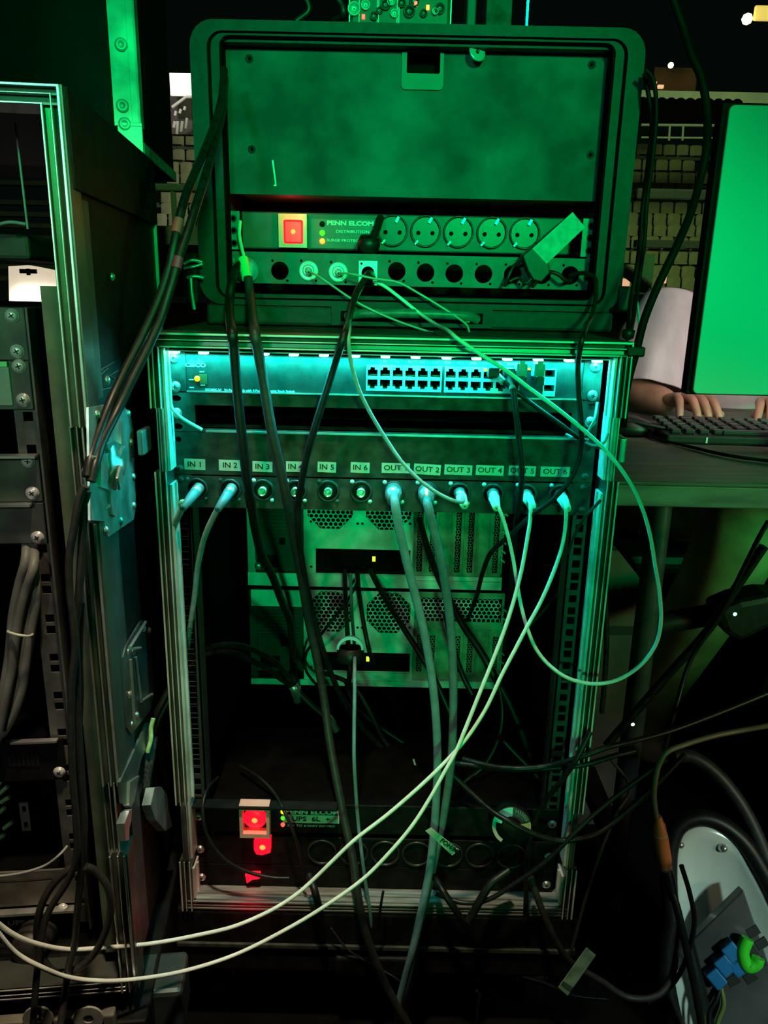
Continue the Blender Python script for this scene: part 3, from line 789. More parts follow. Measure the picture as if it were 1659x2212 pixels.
MB().prism([(q0.x - .0012, YE - .0084, q0.z), (q0.x + .0010, YE - .0084, q0.z), (q1.x + .0014, YE - .0084, q1.z), (q1.x - .003, YE - .0084, q1.z), (q1.x - .0006, YE - .0084, q1.z + .003)], (0, .0004, 0)).build('scratch', WINK, bd)
q = at(1031, 114, YE - .02)
kn = empty('wing_key', (q.x, YE - .008, q.z), 0, 'shiny oval key standing out of the closing board right of its square hole', 'key')
MB().lathe([(.0026, -.001), (.0095, -.001), (.0112, 0), (.0095, .001), (.0026, .001)], (0, -.014, 0), (.45, -1, .35), 26).build('blade', mat('polished_key', (0.8, 0.85, 0.75), 0.2, 0.7, noise=0.1), kn)
MB().lathe([(.003, 0), (.003, -.006), (0, -.0062)], (0, 0, 0), (0, 1, 0), 12).build('shank', STEEL, kn)

# rack ears strip + power strip inside
LGH = mat('ear_grey', (0.16, 0.17, 0.165), 0.5, 0.2, noise=0.2, nscale=50)
ps = empty('mains_power_strip', (0, 0, 0), 0, 'power strip with a glowing red square switch and five round sockets in the moulded case', 'power strip')
z1 = at(800, 466, YE).z; z0 = at(800, 545, YE).z
for px0, px1 in ((489, 519), (1257, 1290)):
    xa, xb = at(px0, 505, YE).x, at(px1, 505, YE).x; xm = (xa + xb) / 2
    hs = [('c', xm + .001, zz, .0032) for zz in (z1 - .007, z1 - .0215, z1 - .037)]
    er = MB().plate(xa, xb, z0, z1 + .002, YE - .002, YE, hs).build('ear', LGH, ps)
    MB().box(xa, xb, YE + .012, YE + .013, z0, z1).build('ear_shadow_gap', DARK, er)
    for h in hs: MB().lathe([(.0048, .001), (.0046, -.0006), (.003, -.0016), (.003, .002)], (h[1], YE - .002, h[2]), (0, 1, 0), 14).build('bolt', PANEL, ps)
YP = YE + .045
pa = at(520, 500, YP).x + .001
za, zb2 = at(800, 546, YP).z + .002, at(800, 462, YP).z
MB().box(pa, at(1285, 500, YP).x, YP, YP + .05, za, zb2, c=.002).build('body', mat('strip_aluminium', (0.045, 0.05, 0.047), 0.5, 0.2, noise=0.2, nscale=30), ps)
sa, sb, sz0, sz1 = rect(602, 462, 663, 535, YP - .008)
MB().plate(sa, sb, sz0, sz1, YP - .010, YP, [('r', sa + .010, sb - .010, sz0 + .010, sz1 - .012)]).build('switch_hood', mat('cream_hood', (0.55, 0.50, 0.40), 0.4, noise=0.08), ps)
q = at(634, 501, YP - .008)
r_ = MB().box(q.x - .0135, q.x + .0135, YP - .012, YP - .002, q.z - .0155, q.z + .0155, c=.003).build('rocker_switch', RED, ps)
MB().lathe([(.0035, 0), (0, -.0018)], (q.x, YP - .0118, q.z), (0, 1, 0), 12).build('lamp', REDC, r_)
light('POINT', 'switch_glow', (q.x, YP - .028, q.z + .024), (0, 0, 0), 0.035, (1, 0.0, 0.03), 0.004)
MB().box(op0, op1, YE + .004, YP + .04, zm, zm + .003).build('opening_ceiling', mat('dull_black_sheet', (0.05, 0.05, 0.05), 0.6, noise=0.2), bd)  # plate added to catch the red glow of the switch
la, lb_, lz0, lz1 = rect(672, 474, 812, 537, YP)
MB().box(la, lb_, YP - .0012, YP, lz0, lz1).build('name_plate', mat('name_plate_grey', (0.09, 0.105, 0.10), 0.5, noise=0.15), ps)
for py, mm in ((484, BLACK), (503, LEDG), (521, LEDO)):
    q = at(696, py, YP - .002); MB().lathe([(.0038, 0), (.0034, -.002), (0, -.003)], (q.x, YP - .0012, q.z), (0, 1, 0), 14).build('indicator', mm, ps)
q = at(757, 483, YP); text('lettering', 'PENN ELCOM', q.x, q.z, YP - .0016, .0055, WINK, ps, wide=1.35, bold=2)
q = at(762, 501, YP); text('lettering', 'DISTRIBUTION', q.x, q.z, YP - .0016, .0038, WINK, ps, wide=1.3, bold=.5)
q = at(752, 520, YP); text('lettering', 'SURGE PROTECTION', q.x, q.z, YP - .0016, .0034, WINK, ps, wide=1.3, bold=.5)
for k, px in enumerate((848, 919, 990, 1062, 1133)):
    q = at(px, 506, YP); zc_ = (za + zb2) / 2 + .003
    so = MB().lathe([(.0205, 0), (.0205, -.0035), (.0190, -.0042), (.0180, -.0015), (.0178, .010)], (q.x, YP - .0005, zc_), (0, 1, 0), 32).build('socket', SOCK, ps)
    MB().lathe([(.0178, 0), (.0001, 0)], (q.x, YP - .0002, zc_), (0, 1, 0), 24).box(q.x - .012, q.x - .011, YP - .001, YP, zc_ - .012, zc_ + .012).build('socket_floor', SOCK, so)
    for s in (-1, 1):
        MB().lathe([(.0028, 0), (.0028, -.0012), (0, -.0012)], (q.x + s * .0095, YP - .0003, zc_ - .002), (0, 1, 0), 10).build('pin_hole', DARK, so)
    M = Matrix.Translation((q.x + .006, YP - .0035, zc_ + .014)) @ Matrix.Rotation(.5, 4, 'Y')
    MB().box(-.0016, .0016, -.001, .003, -.004, .004, M).build('earth_clip', BRASS, so)
    M = Matrix.Translation((q.x - .012, YP - .0035, zc_ - .0145)) @ Matrix.Rotation(.7, 4, 'Y')
    MB().box(-.0012, .0012, -.001, .003, -.003, .003, M).build('earth_clip', BRASS, so)
MB().box(at(520, 500, YE).x, at(1290, 500, YE).x, YE + .10, YE + .102, z0 - .04, z1 + .06).build('back_plate', DARK, ps)

# round socket panel
MB().box(xl - .01, xr_ + .01, YE + .02, YE + .022, zb_ - .01, zt_ + .01).build('latch_recess', DARK, bd)
rp = empty('round_hole_panel', (0, 0, 0), 0, 'rack panel with a row of round connector holes at the foot of the moulded case', 'connector panel')
z1 = at(800, 549, YE).z; z0 = at(800, 617, YE).z
hc = [(605, 585), (667, 585), (731, 588), (795, 590), (857, 586), (919, 589), (981, 591), (1044, 592), (1107, 593), (1170, 594), (1231, 595)]
hq = [at(x, y, YE) for x, y in hc]
hs = [('c', q.x, q.z, .0115) for q in hq]
for q in hq:
    hs += [('c', q.x - .0095, q.z + .0122, .0017), ('c', q.x + .0095, q.z - .0122, .0017)]
xa, xb = at(487, 585, YE).x, at(1286, 585, YE).x
MB().plate(xa, xb, z0, z1, YE - .002, YE, hs, seg=26).build('plate', mat('olive_grey_panel', (0.075, 0.08, 0.075), 0.55, 0.1, noise=0.2, nscale=40), rp)
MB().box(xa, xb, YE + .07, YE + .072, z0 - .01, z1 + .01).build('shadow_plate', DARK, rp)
NEU = mat('neutral_ring', (0.75, 0.78, 0.74), 0.3, 0.5, noise=0.1)
for i in (1, 2):
    q = hq[i]
    s = MB().lathe([(.0128, 0), (.0128, -.0014), (.0112, -.002), (.0104, -.002), (.0104, .002), (.0080, .002), (.0080, -.004), (.0068, -.006), (.004, -.006), (.004, -.004), (0, -.004)], (q.x, YE - .002, q.z), (0, 1, 0), 28).build('ringed_socket', NEU, rp)
q = hq[3]
MB().plate(q.x - .0120, q.x + .0120, q.z - .0150, q.z + .0150, YE - .0035, YE - .002, [('c', q.x, q.z, .0085), ('c', q.x - .0085, q.z + .0115, .0016), ('c', q.x + .0085, q.z - .0115, .0012)]).build('bright_flange', NEU, rp)
for px, py in ((503, 563), (1272, 563), (1271, 612)):
    q = at(px, py, YE); screw(q.x, YE - .002, q.z, .0042, rp, LGH)
# blue mains plug at the left end of that panel, and the tall strip between ear and opening
q = at(534, 585, YE)
bp = empty('blue_power_socket', (q.x, YE, q.z), 0, 'blue round power connector at the left end of the round hole panel', 'connector')
MB().lathe([(.0150, 0), (.0150, -.004), (.0125, -.005), (.0125, -.014), (.009, -.016), (0, -.016)], (0, -.002, 0), (0, 1, 0), 26).build('body', mat('blue_plastic', (0.10, 0.35, 0.55), 0.4, noise=0.1), bp)
MB().lathe([(.0152, -.002), (.016, -.004), (.0152, -.006)], (0, -.002, 0), (0, 1, 0), 26).build('ring', WHT, bp)

# audio mixer on the top of the case
YM = YB + .06
mx = empty('audio_mixer', (at(860, 45, YM).x, YM, ZT + .003), 0, 'small audio mixer with round knobs standing on the moulded case', 'mixer')
a_, b_, _, _ = rect(752, 0, 977, 48, YM)
ox, oz = mx.location.x, ZT
tz = .10
mo = MB().box(a_ - ox, b_ - ox, 0, .08, 0, tz, c=.006); mo.build('body', mat('mixer_black', (0.02, 0.025, 0.022), 0.5, noise=0.2), mx)
MXE = mat('mixer_edge', (0.35, 0.4, 0.36), 0.35, 0.3, noise=0.1)
E_ = rrect(a_ - ox + .001, b_ - ox - .001, .001, tz - .001, .008); I_ = rrect(a_ - ox + .0024, b_ - ox - .0024, .0026, tz - .003, .007)
ringplate(MB(), E_, I_, -.001, .004).build('edge_trim', MXE, mx)
kn = 0
for px, py, r_ in ((790, 12, .0058), (808, 36, .005), (833, 12, .0058), (852, 30, .005), (884, 26, .007), (895, 4, .006), (940, 26, .004), (950, 20, .0062), (868, 8, .005), (765, 20, .008), (915, 30, .0045), (820, 24, .004), (845, 4, .005)):
    q = at(px, py, YM)
    MB().lathe([(r_, 0), (r_, -.003), (r_ * .8, -.0035), (r_ * .75, -.001), (.001, -.001)], (q.x - ox, -.0005, q.z - mx.location.z), (0, 1, 0), 18).build('knob', MXE if kn % 3 == 0 else SOCK, mx); kn += 1
sp = MB()
for px in (776, 815, 818, 858, 862):
    q = at(px, 20, YM); sp.box(q.x - ox - .0004, q.x - ox + .0004, -.0012, .001, .004, tz - .004)
sp.build('channel_lines', MXE, mx)
for px, py, mm in ((785, 37, LEDR), (924, 17, LEDO), (898, 9, LEDR)):
    q = at(px, py, YM); MB().box(q.x - ox - .002, q.x - ox + .002, -.002, 0, q.z - mx.location.z - .0028, q.z - mx.location.z + .0028, c=.0005).build('level_light', mm, mx)
# things standing round the mixer
for (x0, y0, x1, y1, nm, lab, cat, mm) in ((1052, -60, 1108, 52, 'dark_box', 'dark box with a dim green face standing right of the mixer', 'box', PANEL), (1010, -60, 1030, 52, 'dark_post', 'slim dull red post between the mixer and the dark box', 'post', mat('dull_red_post', (0.10, 0.05, 0.05), 0.6, noise=0.1))):
    a_, b_, zz0, zz1 = rect(x0, y0, x1, y1, YM)
    o = MB().box(a_, b_, YM, YM + .05, ZT - .007, zz1, c=.002).build(nm, mm, None, label=lab, cat=cat)
a_, b_, zz0, zz1 = rect(1138, -40, 1143, 52, YM)
MB().box(a_, b_, YM, YM + .003, ZT - .007, zz1).build('metal_strip', STEEL, None, label='thin upright metal strip right of the dark box on the moulded case', cat='metal strip')
for (p, lab) in (([(640, 46, YM), (668, 20, YM), (650, -20, YM)], 'black cable rising from the top of the moulded case, left of the mixer'), ([(720, 46, YM + .02), (742, 30, YM), (735, 5, YM), (700, -20, YM)], 'cable curled against the left end of the mixer')):
    ptube(MB(), p, .004).build('black_cable', RUB, None, label=lab, cat='cable')
# ------------------------------------------------------------------ left rack (turned a little)
LF = Frame((-0.2575, -0.20, 0.0), math.radians(6.5))
def L(px, py, Y=0.0): return at(px, py, Y, LF)
lc = empty('flight_case_rack', LF.o, LF.yaw, 'nearer flight case rack cut by the left edge, its aluminium corner edge glowing green', 'flight case')
LT = L(125, 181).z; LB = L(290, 2145).z; LW = -0.56; LD = 0.40
edge_profile('top_edge', lc, ALUP, LT, LT - 0.0150, LW, 0.0, 0, 0.04, False, 0, 1.0)
edge_profile('bottom_edge', lc, ALUP, LB, LB + 0.014, LW, -0.012, 0.002, 0.04, False)
zz = [LT, L(180, 925).z, L(190, 1132).z, L(240, 1700).z, L(262, 1850).z, LB]
for (z1, z0, off, wd, nm) in ((zz[0], zz[1], 0, .0155, 'side_edge'), (zz[1], zz[2], .006, .012, 'latch_recess'), (zz[2], zz[3], 0, .0165, 'side_edge'), (zz[3], zz[4], .006, .012, 'latch_recess'), (zz[4], zz[5], 0, .0165, 'side_edge')):
    edge_profile(nm, lc, ALUP, -off, -off - wd, z0, z1 - (.0152 if z1 == LT else 0), 0 if off == 0 else .006, 0.04, True, 0, 1.0 if z1 == LT else 0, .0152 if z1 == LT else 0)
    if off == 0:
        MB().box(0.0, .0018, 0.002, .034, z0, z1).build('outer_return', ALUC, lc)
        MB().box(-wd - .002, -wd, .008, .04, z0, z1).build('inner_return', mat('olive_return', (0.12, 0.14, 0.10), 0.6, 0.2, noise=0.2), lc)
MB().box(-0.010, -0.001, 0.03, LD, LB, LT - .001).build('side_wall', BLACK, lc)
MB().box(LW, -0.001, 0.03, LD, LT - .010, LT - .001).build('top_board', BLACK, lc)
MB().box(LW, -0.001, 0.03, LD, LB, LB + .010).build('bottom_board', BLACK, lc)
MB().box(LW, LW + .009, 0.03, LD, LB, LT).build('side_wall', BLACK, lc)
MB().box(-.012, -.010, .035, .085, LB + .01, LT - .01).build('inner_lining', mat('lining_olive', (0.28, 0.34, 0.20), 0.7, noise=0.2), lc)
# dark lid band along the side and rear corner edges
MB().box(-.0005, .0035, .012, LD + .006, LT - .075, LT + .001, c=.001).build('lid_band', BLACK, lc)
MB().box(-.004, .003, LD - .002, LD + .004, LB, LT - .07).box(-.02, .001, LD, LD + .004, LB, LT - .07).build('rear_edge', mat('dull_brown_edge', (0.22, 0.18, 0.15), 0.4, 0.5, noise=0.15), lc)
# handle cup plate poking from the front (green plate at the left of the edge)
a_, b_, z0, z1 = rect(127, 745, 150, 920, .012, LF)
MB().prism([(a_, .030, z1 - .006), (a_ + .003, .030, z1), (b_ + .005, .030, z1), (b_ + .005, .030, z0), (a_ + .006, .030, z0), (a_, .030, z0 + .01)], (0, .003, 0)).build('corner_plate', mat('plate_green_grey', (0.4, 0.5, 0.36), 0.45, 0.4, noise=0.1), lc)
# butterfly latch and plates on the side wall
XS = 0.0005
def S(px, py, X=XS): return atx(px, py, X, LF)
HW = mat('zinc_hardware', (0.42, 0.44, 0.44), 0.35, 0.65, noise=0.25, nscale=40, bump=0.2)
def splate(mb, pts, t=.002, X=XS):
    mb.prism([(X, S(x, y, X).y, S(x, y, X).z) for x, y in pts], (t, 0, 0)); return mb
def srivet(parent, px, py, r=.0042):
    q = S(px, py); MB().lathe([(r, 0), (r * .9, .0015), (r * .5, .0028), (0, .003)], (XS + .002, q.y, q.z), (1, 0, 0), 14).build('rivet', STEEL, parent)
m = splate(MB(), [(186, 880), (236, 872), (262, 876), (277, 892), (284, 930), (290, 1090), (285, 1122), (230, 1160), (222, 1150), (222, 1126), (190, 1124)])
m.build('latch_dish', HW, lc)
lt_ = lc.children[-1] if lc.children else lc
bl = MB()
splate(bl, [(252, 908), (262, 908), (268, 1070), (260, 1076), (222, 1100), (222, 1094), (256, 1066)], .004)
bl.build('latch_rib', HW, lc)
q = S(234, 1010)
lb2 = MB().lathe([(.022, 0), (.022, .004), (.012, .006), (.008, .012), (0, .013)], (XS + .002, q.y, q.z), (1, 0, 0), 22)
for k in range(2):
    M = Matrix.Translation((XS + .012, q.y, q.z)) @ Matrix.Rotation(k * PI + .5, 4, 'X')
    lb2.box(-.001, .002, .004, .024, -.008, .008, M, c=.002)
lb2.build('butterfly_turn', STEEL, lc)
m = splate(MB(), [(216, 960), (232, 952), (250, 960), (244, 972), (222, 972)], .006); splate(m, [(206, 985), (232, 975), (258, 1000), (252, 1078), (240, 1116), (232, 1112), (226, 1060), (206, 1052)], .005)
m.build('latch_hook', HW, lc)
m = MB()
q0, q1, q2, q3 = [at(x, y, -.012, LF) for x, y in ((203, 985), (190, 1010), (181, 1016), (188, 1058))]
for A_, B_ in ((q0, q1), (q1, q2), (q2, q3)): m.tube([A_, B_], .0022, 8)
m.build('hook_edge', ALUP, lc)
for p in ((204, 895), (272, 893), (278, 955), (283, 1030), (284, 1092), (256, 1126), (223, 1146)): srivet(lc, *p)
srivet(lc, 237, 598); srivet(lc, 226, 822, .005)
# criss-cross scratches
sc_ = MB()
for (x0, y0, x1, y1) in ((205, 790, 225, 800), (222, 797, 248, 782), (205, 822, 235, 795), (226, 820, 256, 800), (206, 846, 246, 836), (232, 808, 258, 822)):
    a_, b_ = S(x0, y0), S(x1, y1); sc_.tube([(0, a_.y, a_.z), (0, b_.y, b_.z)], .0003, 5)
sc_.build('scratches', mat('scratch_grey', (0.2, 0.22, 0.22), 0.6, noise=0.1), lc)
# teal lit back strip of edging along the side
MB().box(-.0005, .0012, .034, .075, LB + .02, S(200, 1150).z).box(-.0005, .0012, .034, .058, S(200, 870).z, LT - .08).build('side_strip', mat('grey_strip', (0.06, 0.065, 0.065), 0.5, 0.3, noise=0.2), lc)
# spring handle dish lower down
m = splate(MB(), [(300, 1342), (314, 1338), (324, 1352), (322, 1382), (330, 1500), (322, 1534), (280, 1586), (270, 1572), (262, 1420), (268, 1396)], .002)
m.build('handle_dish', mat('dark_hardware', (0.10, 0.11, 0.11), 0.3, 0.6, noise=0.3), lc)
h_ = MB()
for a_, b_ in (((268, 1400), (304, 1344)), ((281, 1420), (294, 1515)), ((270, 1425), (279, 1565)), ((294, 1515), (318, 1500)), ((276, 1402), (292, 1400))):
    p0, p1 = S(*a_), S(*b_); h_.tube([(.006, p0.y, p0.z), (.006, p1.y, p1.z)], .0018, 8)
h_.build('spring_handle', STEEL, lc)
for p in ((273, 1408), (283, 1408), (306, 1358), (318, 1362), (275, 1500), (281, 1565), (290, 1545)): srivet(lc, *p, r=.004)
# lower latch plates
m = splate(MB(), [(253, 1690), (312, 1562), (322, 1560), (318, 1600), (300, 1640), (286, 1700), (270, 1740), (258, 1735)], .003); m.build('lower_latch_plate', mat('teal_grey_plate', (0.12, 0.14, 0.14), 0.35, 0.5, noise=0.2), lc)
m = splate(MB(), [(268, 1690), (290, 1676), (284, 1696), (278, 1730), (270, 1745), (266, 1740)], .006); splate(m, [(262, 1752), (268, 1748), (266, 1775), (262, 1790), (262, 1815), (254, 1818), (251, 1780)], .008); m.build('lower_latch_hook', STEEL, lc)
m = splate(MB(), [(315, 1702), (330, 1700), (344, 1718), (346, 1745), (355, 1785), (340, 1796), (316, 1770), (306, 1740)], .010, .002); m.build('lower_butterfly', HW, lc)
# castor block under it
m = MB().box(LW, .01, -.01, LD, .0, LB - .03, c=.004); m.build('plinth', BLACK, lc)
m = MB().box(LW, -.02, -.022, -.010, L(100, 2260).z, L(100, 2166).z, c=.002); dk = m.build('dolly_board', mat('grey_brown_plywood', (0.10, 0.092, 0.080), 0.7, noise=0.4, nscale=14, bump=0.2), lc)
for px, py in ((83, 2197), (192, 2197)):
    q = at(px, py, -.022, LF)
    ringplate(MB(), [(q.x + .0155 * math.cos(k * PI / 12), q.z + .0155 * math.sin(k * PI / 12)) for k in range(24)], [(q.x + .0055 * math.cos(k * PI / 12), q.z + .0055 * math.sin(k * PI / 12)) for k in range(24)], -.0245, -.022).build('washer', mat('washer_grey', (0.4, 0.4, 0.38), 0.4, 0.3, noise=0.2), lc)
a_, b_, zz0, zz1 = rect(308, 2145, 396, 2240, .03, LF)
m = MB().box(a_, b_, .03, .09, zz0, zz1, c=.006).box(a_ - .03, a_ + .01, .05, .08, zz1 - .02, zz1 + .006).build('castor_plate', mat('dark_teal_plate', (0.05, 0.07, 0.07), 0.4, 0.4, noise=0.2), lc)

# rails and units of the left rack; ears at local y = YL
YL = 0.075
rx = [L(60, 900, YL).x, L(135, 900, YL).x]
hxs = []
RTOP = L(40, 664, YL).z
def lrail():
    hs = []
    xr0, xr1 = L(45, 950, YL).x, L(104, 950, YL).x
    hx = L(103, 1294, YL).x
    z_pair = [L(103, 1294, YL).z]
    zt0 = L(97, 1249, YL).z
    for k in range(-8, 14):
        z_a = zt0 - .04445 * k
        for d in (0, .0127):
            z = z_a - d
            if LB + .05 < z < RTOP - .02: hs.append(('r', hx - .0045, hx + .0045, z - .0045, z + .0045))
    m = MB().plate(hx - .0125, hx + .011, LB + .03, RTOP, YL, YL + .002, hs, seg=8)
    m.box(hx + .011, hx + .013, YL - .012, YL + .03, LB + .03, RTOP)
    m.build('rack_rail', mat('left_rail_grey', (0.10, 0.10, 0.095), 0.5, 0.3, noise=0.25, nscale=40), lc)
    return hx
HX = lrail()
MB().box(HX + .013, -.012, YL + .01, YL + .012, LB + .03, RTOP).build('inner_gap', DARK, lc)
a_, b_ = L(104, 800, .028).x, L(141, 800, .028).x
MB().box(a_, b_, .028, .030, LB + .03, L(110, 618, .028).z).build('front_flange', mat('olive_flange', (0.10, 0.13, 0.075), 0.6, 0.1, noise=0.25, nscale=20), lc)
GP = mat('grey_green_front', (0.075, 0.085, 0.075), 0.55, 0.2, noise=0.2, nscale=40)
def lunit(name, label, cat, y1, y0, screws, m_=GP, px1=80, depth=.012):
    t = empty(name, LF.M @ Vector((0, 0, 0)), LF.yaw, label, cat)
    z1, z0 = L(px1 - 10, y1, YL).z, L(px1 - 10, y0, YL).z
    xr = L(px1, (y0 + y1) / 2, YL).x
    MB().box(LW + .02, xr, YL - .0035, YL - .0005, z0, z1, c=.001).build('front_plate', m_, t)
    MB().box(LW + .03, xr - .02, YL, YL + .3, z0 + .002, z1 - .002).build('housing', DARK, t)
    for px, py in screws:
        q = L(px, py, YL - .004)
        screw(q.x, YL - .0035, q.z, .0052, t, WSC)
    return t, z0, z1, xr
WSC = mat('pale_screw', (0.75, 0.73, 0.72), 0.35, 0.3, noise=0.1)
lunit('rack_unit', 'grey green rack unit with two pale screws, topmost in the left rack', 'rack unit', 664, 778, [(26, 682), (37, 759)], px1=60)
t, z0, z1, xr = lunit('rack_unit', 'rack unit with a light grey plate and a green sticker in the left rack', 'rack unit', 780, 884, [(41, 791), (50, 864)], px1=70)
a_, b_, zz0, zz1 = rect(-60, 792, 24, 876, YL - .004, LF)
MB().box(a_, b_, YL - .006, YL - .0035, zz0, zz1, c=.001).build('grey_plate', mat('light_grey_plate', (0.30, 0.30, 0.32), 0.5, noise=0.05), t)
a_, b_, zz0, zz1 = rect(-20, 781, 15, 792, YL - .006, LF)
lb = MB().box(a_, b_, YL - .0068, YL - .006, zz0, zz1).build('green_sticker', mat('green_sticker', (0.25, 0.75, 0.35), 0.5, noise=0.05), t)
t, z0, z1, xr = lunit('rack_unit', 'grey rack unit under a bright lip, between two pairs of screws in the left rack', 'rack unit', 982, 1082, [(61, 996), (70, 1065)], px1=90)
MB().box(LW + .02, xr, YL - .014, YL - .003, z1 - .001, z1 + .0015).build('bright_lip', ALUP, t)
t, z0, z1, xr = lunit('rack_unit', 'dark grey rack unit with one screw at its foot, above the bundle of grey cables', 'rack unit', 1084, 1172, [(81, 1161)], px1=100)
MB().box(LW + .02, xr - .01, YL - .012, YL - .003, z1 - .002, z1 + .0005).build('bright_lip', ALUP, t)
t, z0, z1, xr = lunit('fan_tray', 'dark rack tray with a thin bright front edge and slots, low in the left rack', 'rack tray', 1592, 1680, [(128, 1668)], m_=BLACK, px1=142)
a_, b_ = L(28, 1591, YL).x, L(128, 1591, YL).x
MB().box(a_, b_, YL - .010, YL - .003, z1 - .001, z1 + .0012).build('bright_edge', ALUP, t)
cr = MB()
for k in range(8):
    q = L(14 + k * 10, 1640, YL); cr.box(q.x - .0018, q.x + .0018, YL - .0045, YL - .0035, q.z - .006, q.z + .008)
cr.build('slots', INK, t)
# a light green coil guard / fan at the left edge
fb = MB()
for (x0, y0, x1, y1) in ((-6, 1700, 6, 1680), (0, 1714, 16, 1699), (2, 1733, 20, 1722), (-4, 1758, 10, 1745), (8, 1790, 26, 1776), (-4, 1812, 10, 1803)):
    a_, b_ = L(x0, y0, YL + .03), L(x1, y1, YL + .03); fb.tube([a_, b_], .0026, 6)
fo = fb.build('cooling_fan', mat('green_blades', (0.3, 0.8, 0.3), 0.4, noise=0.2), None, label='green slanted fan blades at the left edge, low in the left rack', cat='fan')
fo.location = LF.o; fo.rotation_euler = (0, 0, LF.yaw)
t = empty('slotted_bracket', LF.o, LF.yaw, 'small upright slotted metal bracket right of the green fan blades', 'bracket')
a_, b_, zz0, zz1 = rect(44, 1735, 64, 1795, YL + .02, LF)
MB().plate(a_, b_, zz0, zz1, YL + .02, YL + .022, [('r', a_ + .003, b_ - .003, zz0 + .004, zz0 + .012), ('r', a_ + .003, b_ - .003, zz1 - .012, zz1 - .004)]).build('plate', mat('bracket_grey', (0.25, 0.25, 0.22), 0.5, 0.3, noise=0.1), t)
# shelf box and ups
t, z0, z1, xr = lunit('shelf_box', 'grey brown box on a bright edged shelf near the foot of the left rack', 'box', 1872, 1946, [], m_=mat('grey_brown_box', (0.13, 0.12, 0.105), 0.7, noise=0.4, nscale=20, bump=0.2), px1=165)
MB().box(LW + .02, xr + .002, YL - .012, YL - .003, z0 - .006, z0 - .003).build('shelf_edge', ALUP, t)
t, z0, z1, xr = lunit('battery_backup_unit', 'black battery backup unit marked UPS, lowest in the left rack', 'battery unit', 1958, 2090, [(136, 1962)], m_=BLACK, px1=160)
q = L(36, 1993, YL - .004); text('lettering', 'UPS', q.x, q.z, YL - .0045, .0062, WINK, t, wide=1.4, bold=1)
q = L(111, 1992, YL - .004); text('lettering', 'R', q.x, q.z, YL - .0045, .0060, WINK, t, wide=1.2, bold=1)
q = L(72, 2030, YL - .02)
MB().lathe([(.020, .03), (.020, -.01), (.016, -.02), (0, -.022)], (q.x, YL - .02, q.z), (.2, 1, 0), 22).build('round_plug', RUBG, t)
# faint things in the open upper bay
o = MB().box(L(-50, 500, .2).x, L(60, 500, .2).x, .2, .38, L(20, 560, .2).z, L(20, 505, .2).z, c=.004).build('dim_case', mat('dim_green_case', (0.05, 0.07, 0.06), 0.6, noise=0.2), None, label='dim green box in the open upper bay of the left rack', cat='box')
o.location = LF.o; o.rotation_euler = (0, 0, LF.yaw)
for pts, lab in (([(-20, 490, .16), (20, 480, .16), (56, 484, .16)], 'thin cable curving over the dim green box in the left rack'),):
    o = ptube(MB(), pts, .0018, LF).build('thin_cable', GRYC, None, label=lab, cat='cable'); o.location = LF.o; o.rotation_euler = (0, 0, LF.yaw)
o = MB().tube([L(33, 265, .1), L(60, 495, .1)], .0012, 6).build('thin_rod', GRYC, None, label='thin slanting rod in the dark upper bay of the left rack', cat='rod'); o.location = LF.o; o.rotation_euler = (0, 0, LF.yaw)
o = MB().box(LW + .01, L(120, 560, .12).x, .12, .13, L(20, 662, .12).z - .002, L(20, 662, .12).z).build('bay_shelf', BLACK, lc)

# upper case on the left rack
q = atz(307, 333, LT, LF)
UY = q.y
uc2 = empty('upper_flight_case', LF.M @ Vector((0, 0, 0)), LF.yaw, 'dark flight case with a bright green riveted metal edge, standing on the left rack', 'flight case')
UX = q.x
MB().box(UX - .5, UX - .002, UY + .004, UY + .27, LT + .0005, LT + .42).build('body', mat('dark_laminate', (0.0045, 0.005, 0.005), 0.7, noise=0.3, nscale=20, spec=0.1), uc2)
wdt = UX - at(243, 200, UY, LF).x
GA = mat('worn_angle', (0.42, 0.45, 0.40), 0.5, 0.35, noise=0.35, nscale=16, bump=0.2)
m = MB().box(UX - wdt, UX + .001, UY, UY + .004, LT + .030, LT + .42).box(UX - .002, UX + .001, UY, UY + .02, LT + .030, LT + .42).box(UX - .012, UX - .009, UY - .001, UY, LT + .03, LT + .42)
m.build('corner_angle', GA, uc2)
m = MB().box(UX - wdt * .9, UX + .002, UY - .0015, UY + .004, LT + .001, LT + .034, c=.001).box(UX - wdt * .9, UX + .002, UY - .003, UY, LT + .030, LT + .033); m.build('corner_plate', GA, uc2)
m = MB().box(UX - .004, UX + .0015, UY + .01, UY + .27, LT + .0005, LT + .014); m.build('bottom_edge', mat('brown_worn_edge', (0.42, 0.35, 0.30), 0.5, 0.3, noise=0.2), uc2)
for px, py in ((262, 97), (265, 229), (270, 268)):
    q = at(px, py, UY, LF); MB().lathe([(.0075, 0), (.0070, -.002), (.003, -.003), (.0028, -.001), (0, -.001)], (q.x, UY - .001, q.z), (0, 1, 0), 18).build('rivet', GA, uc2)

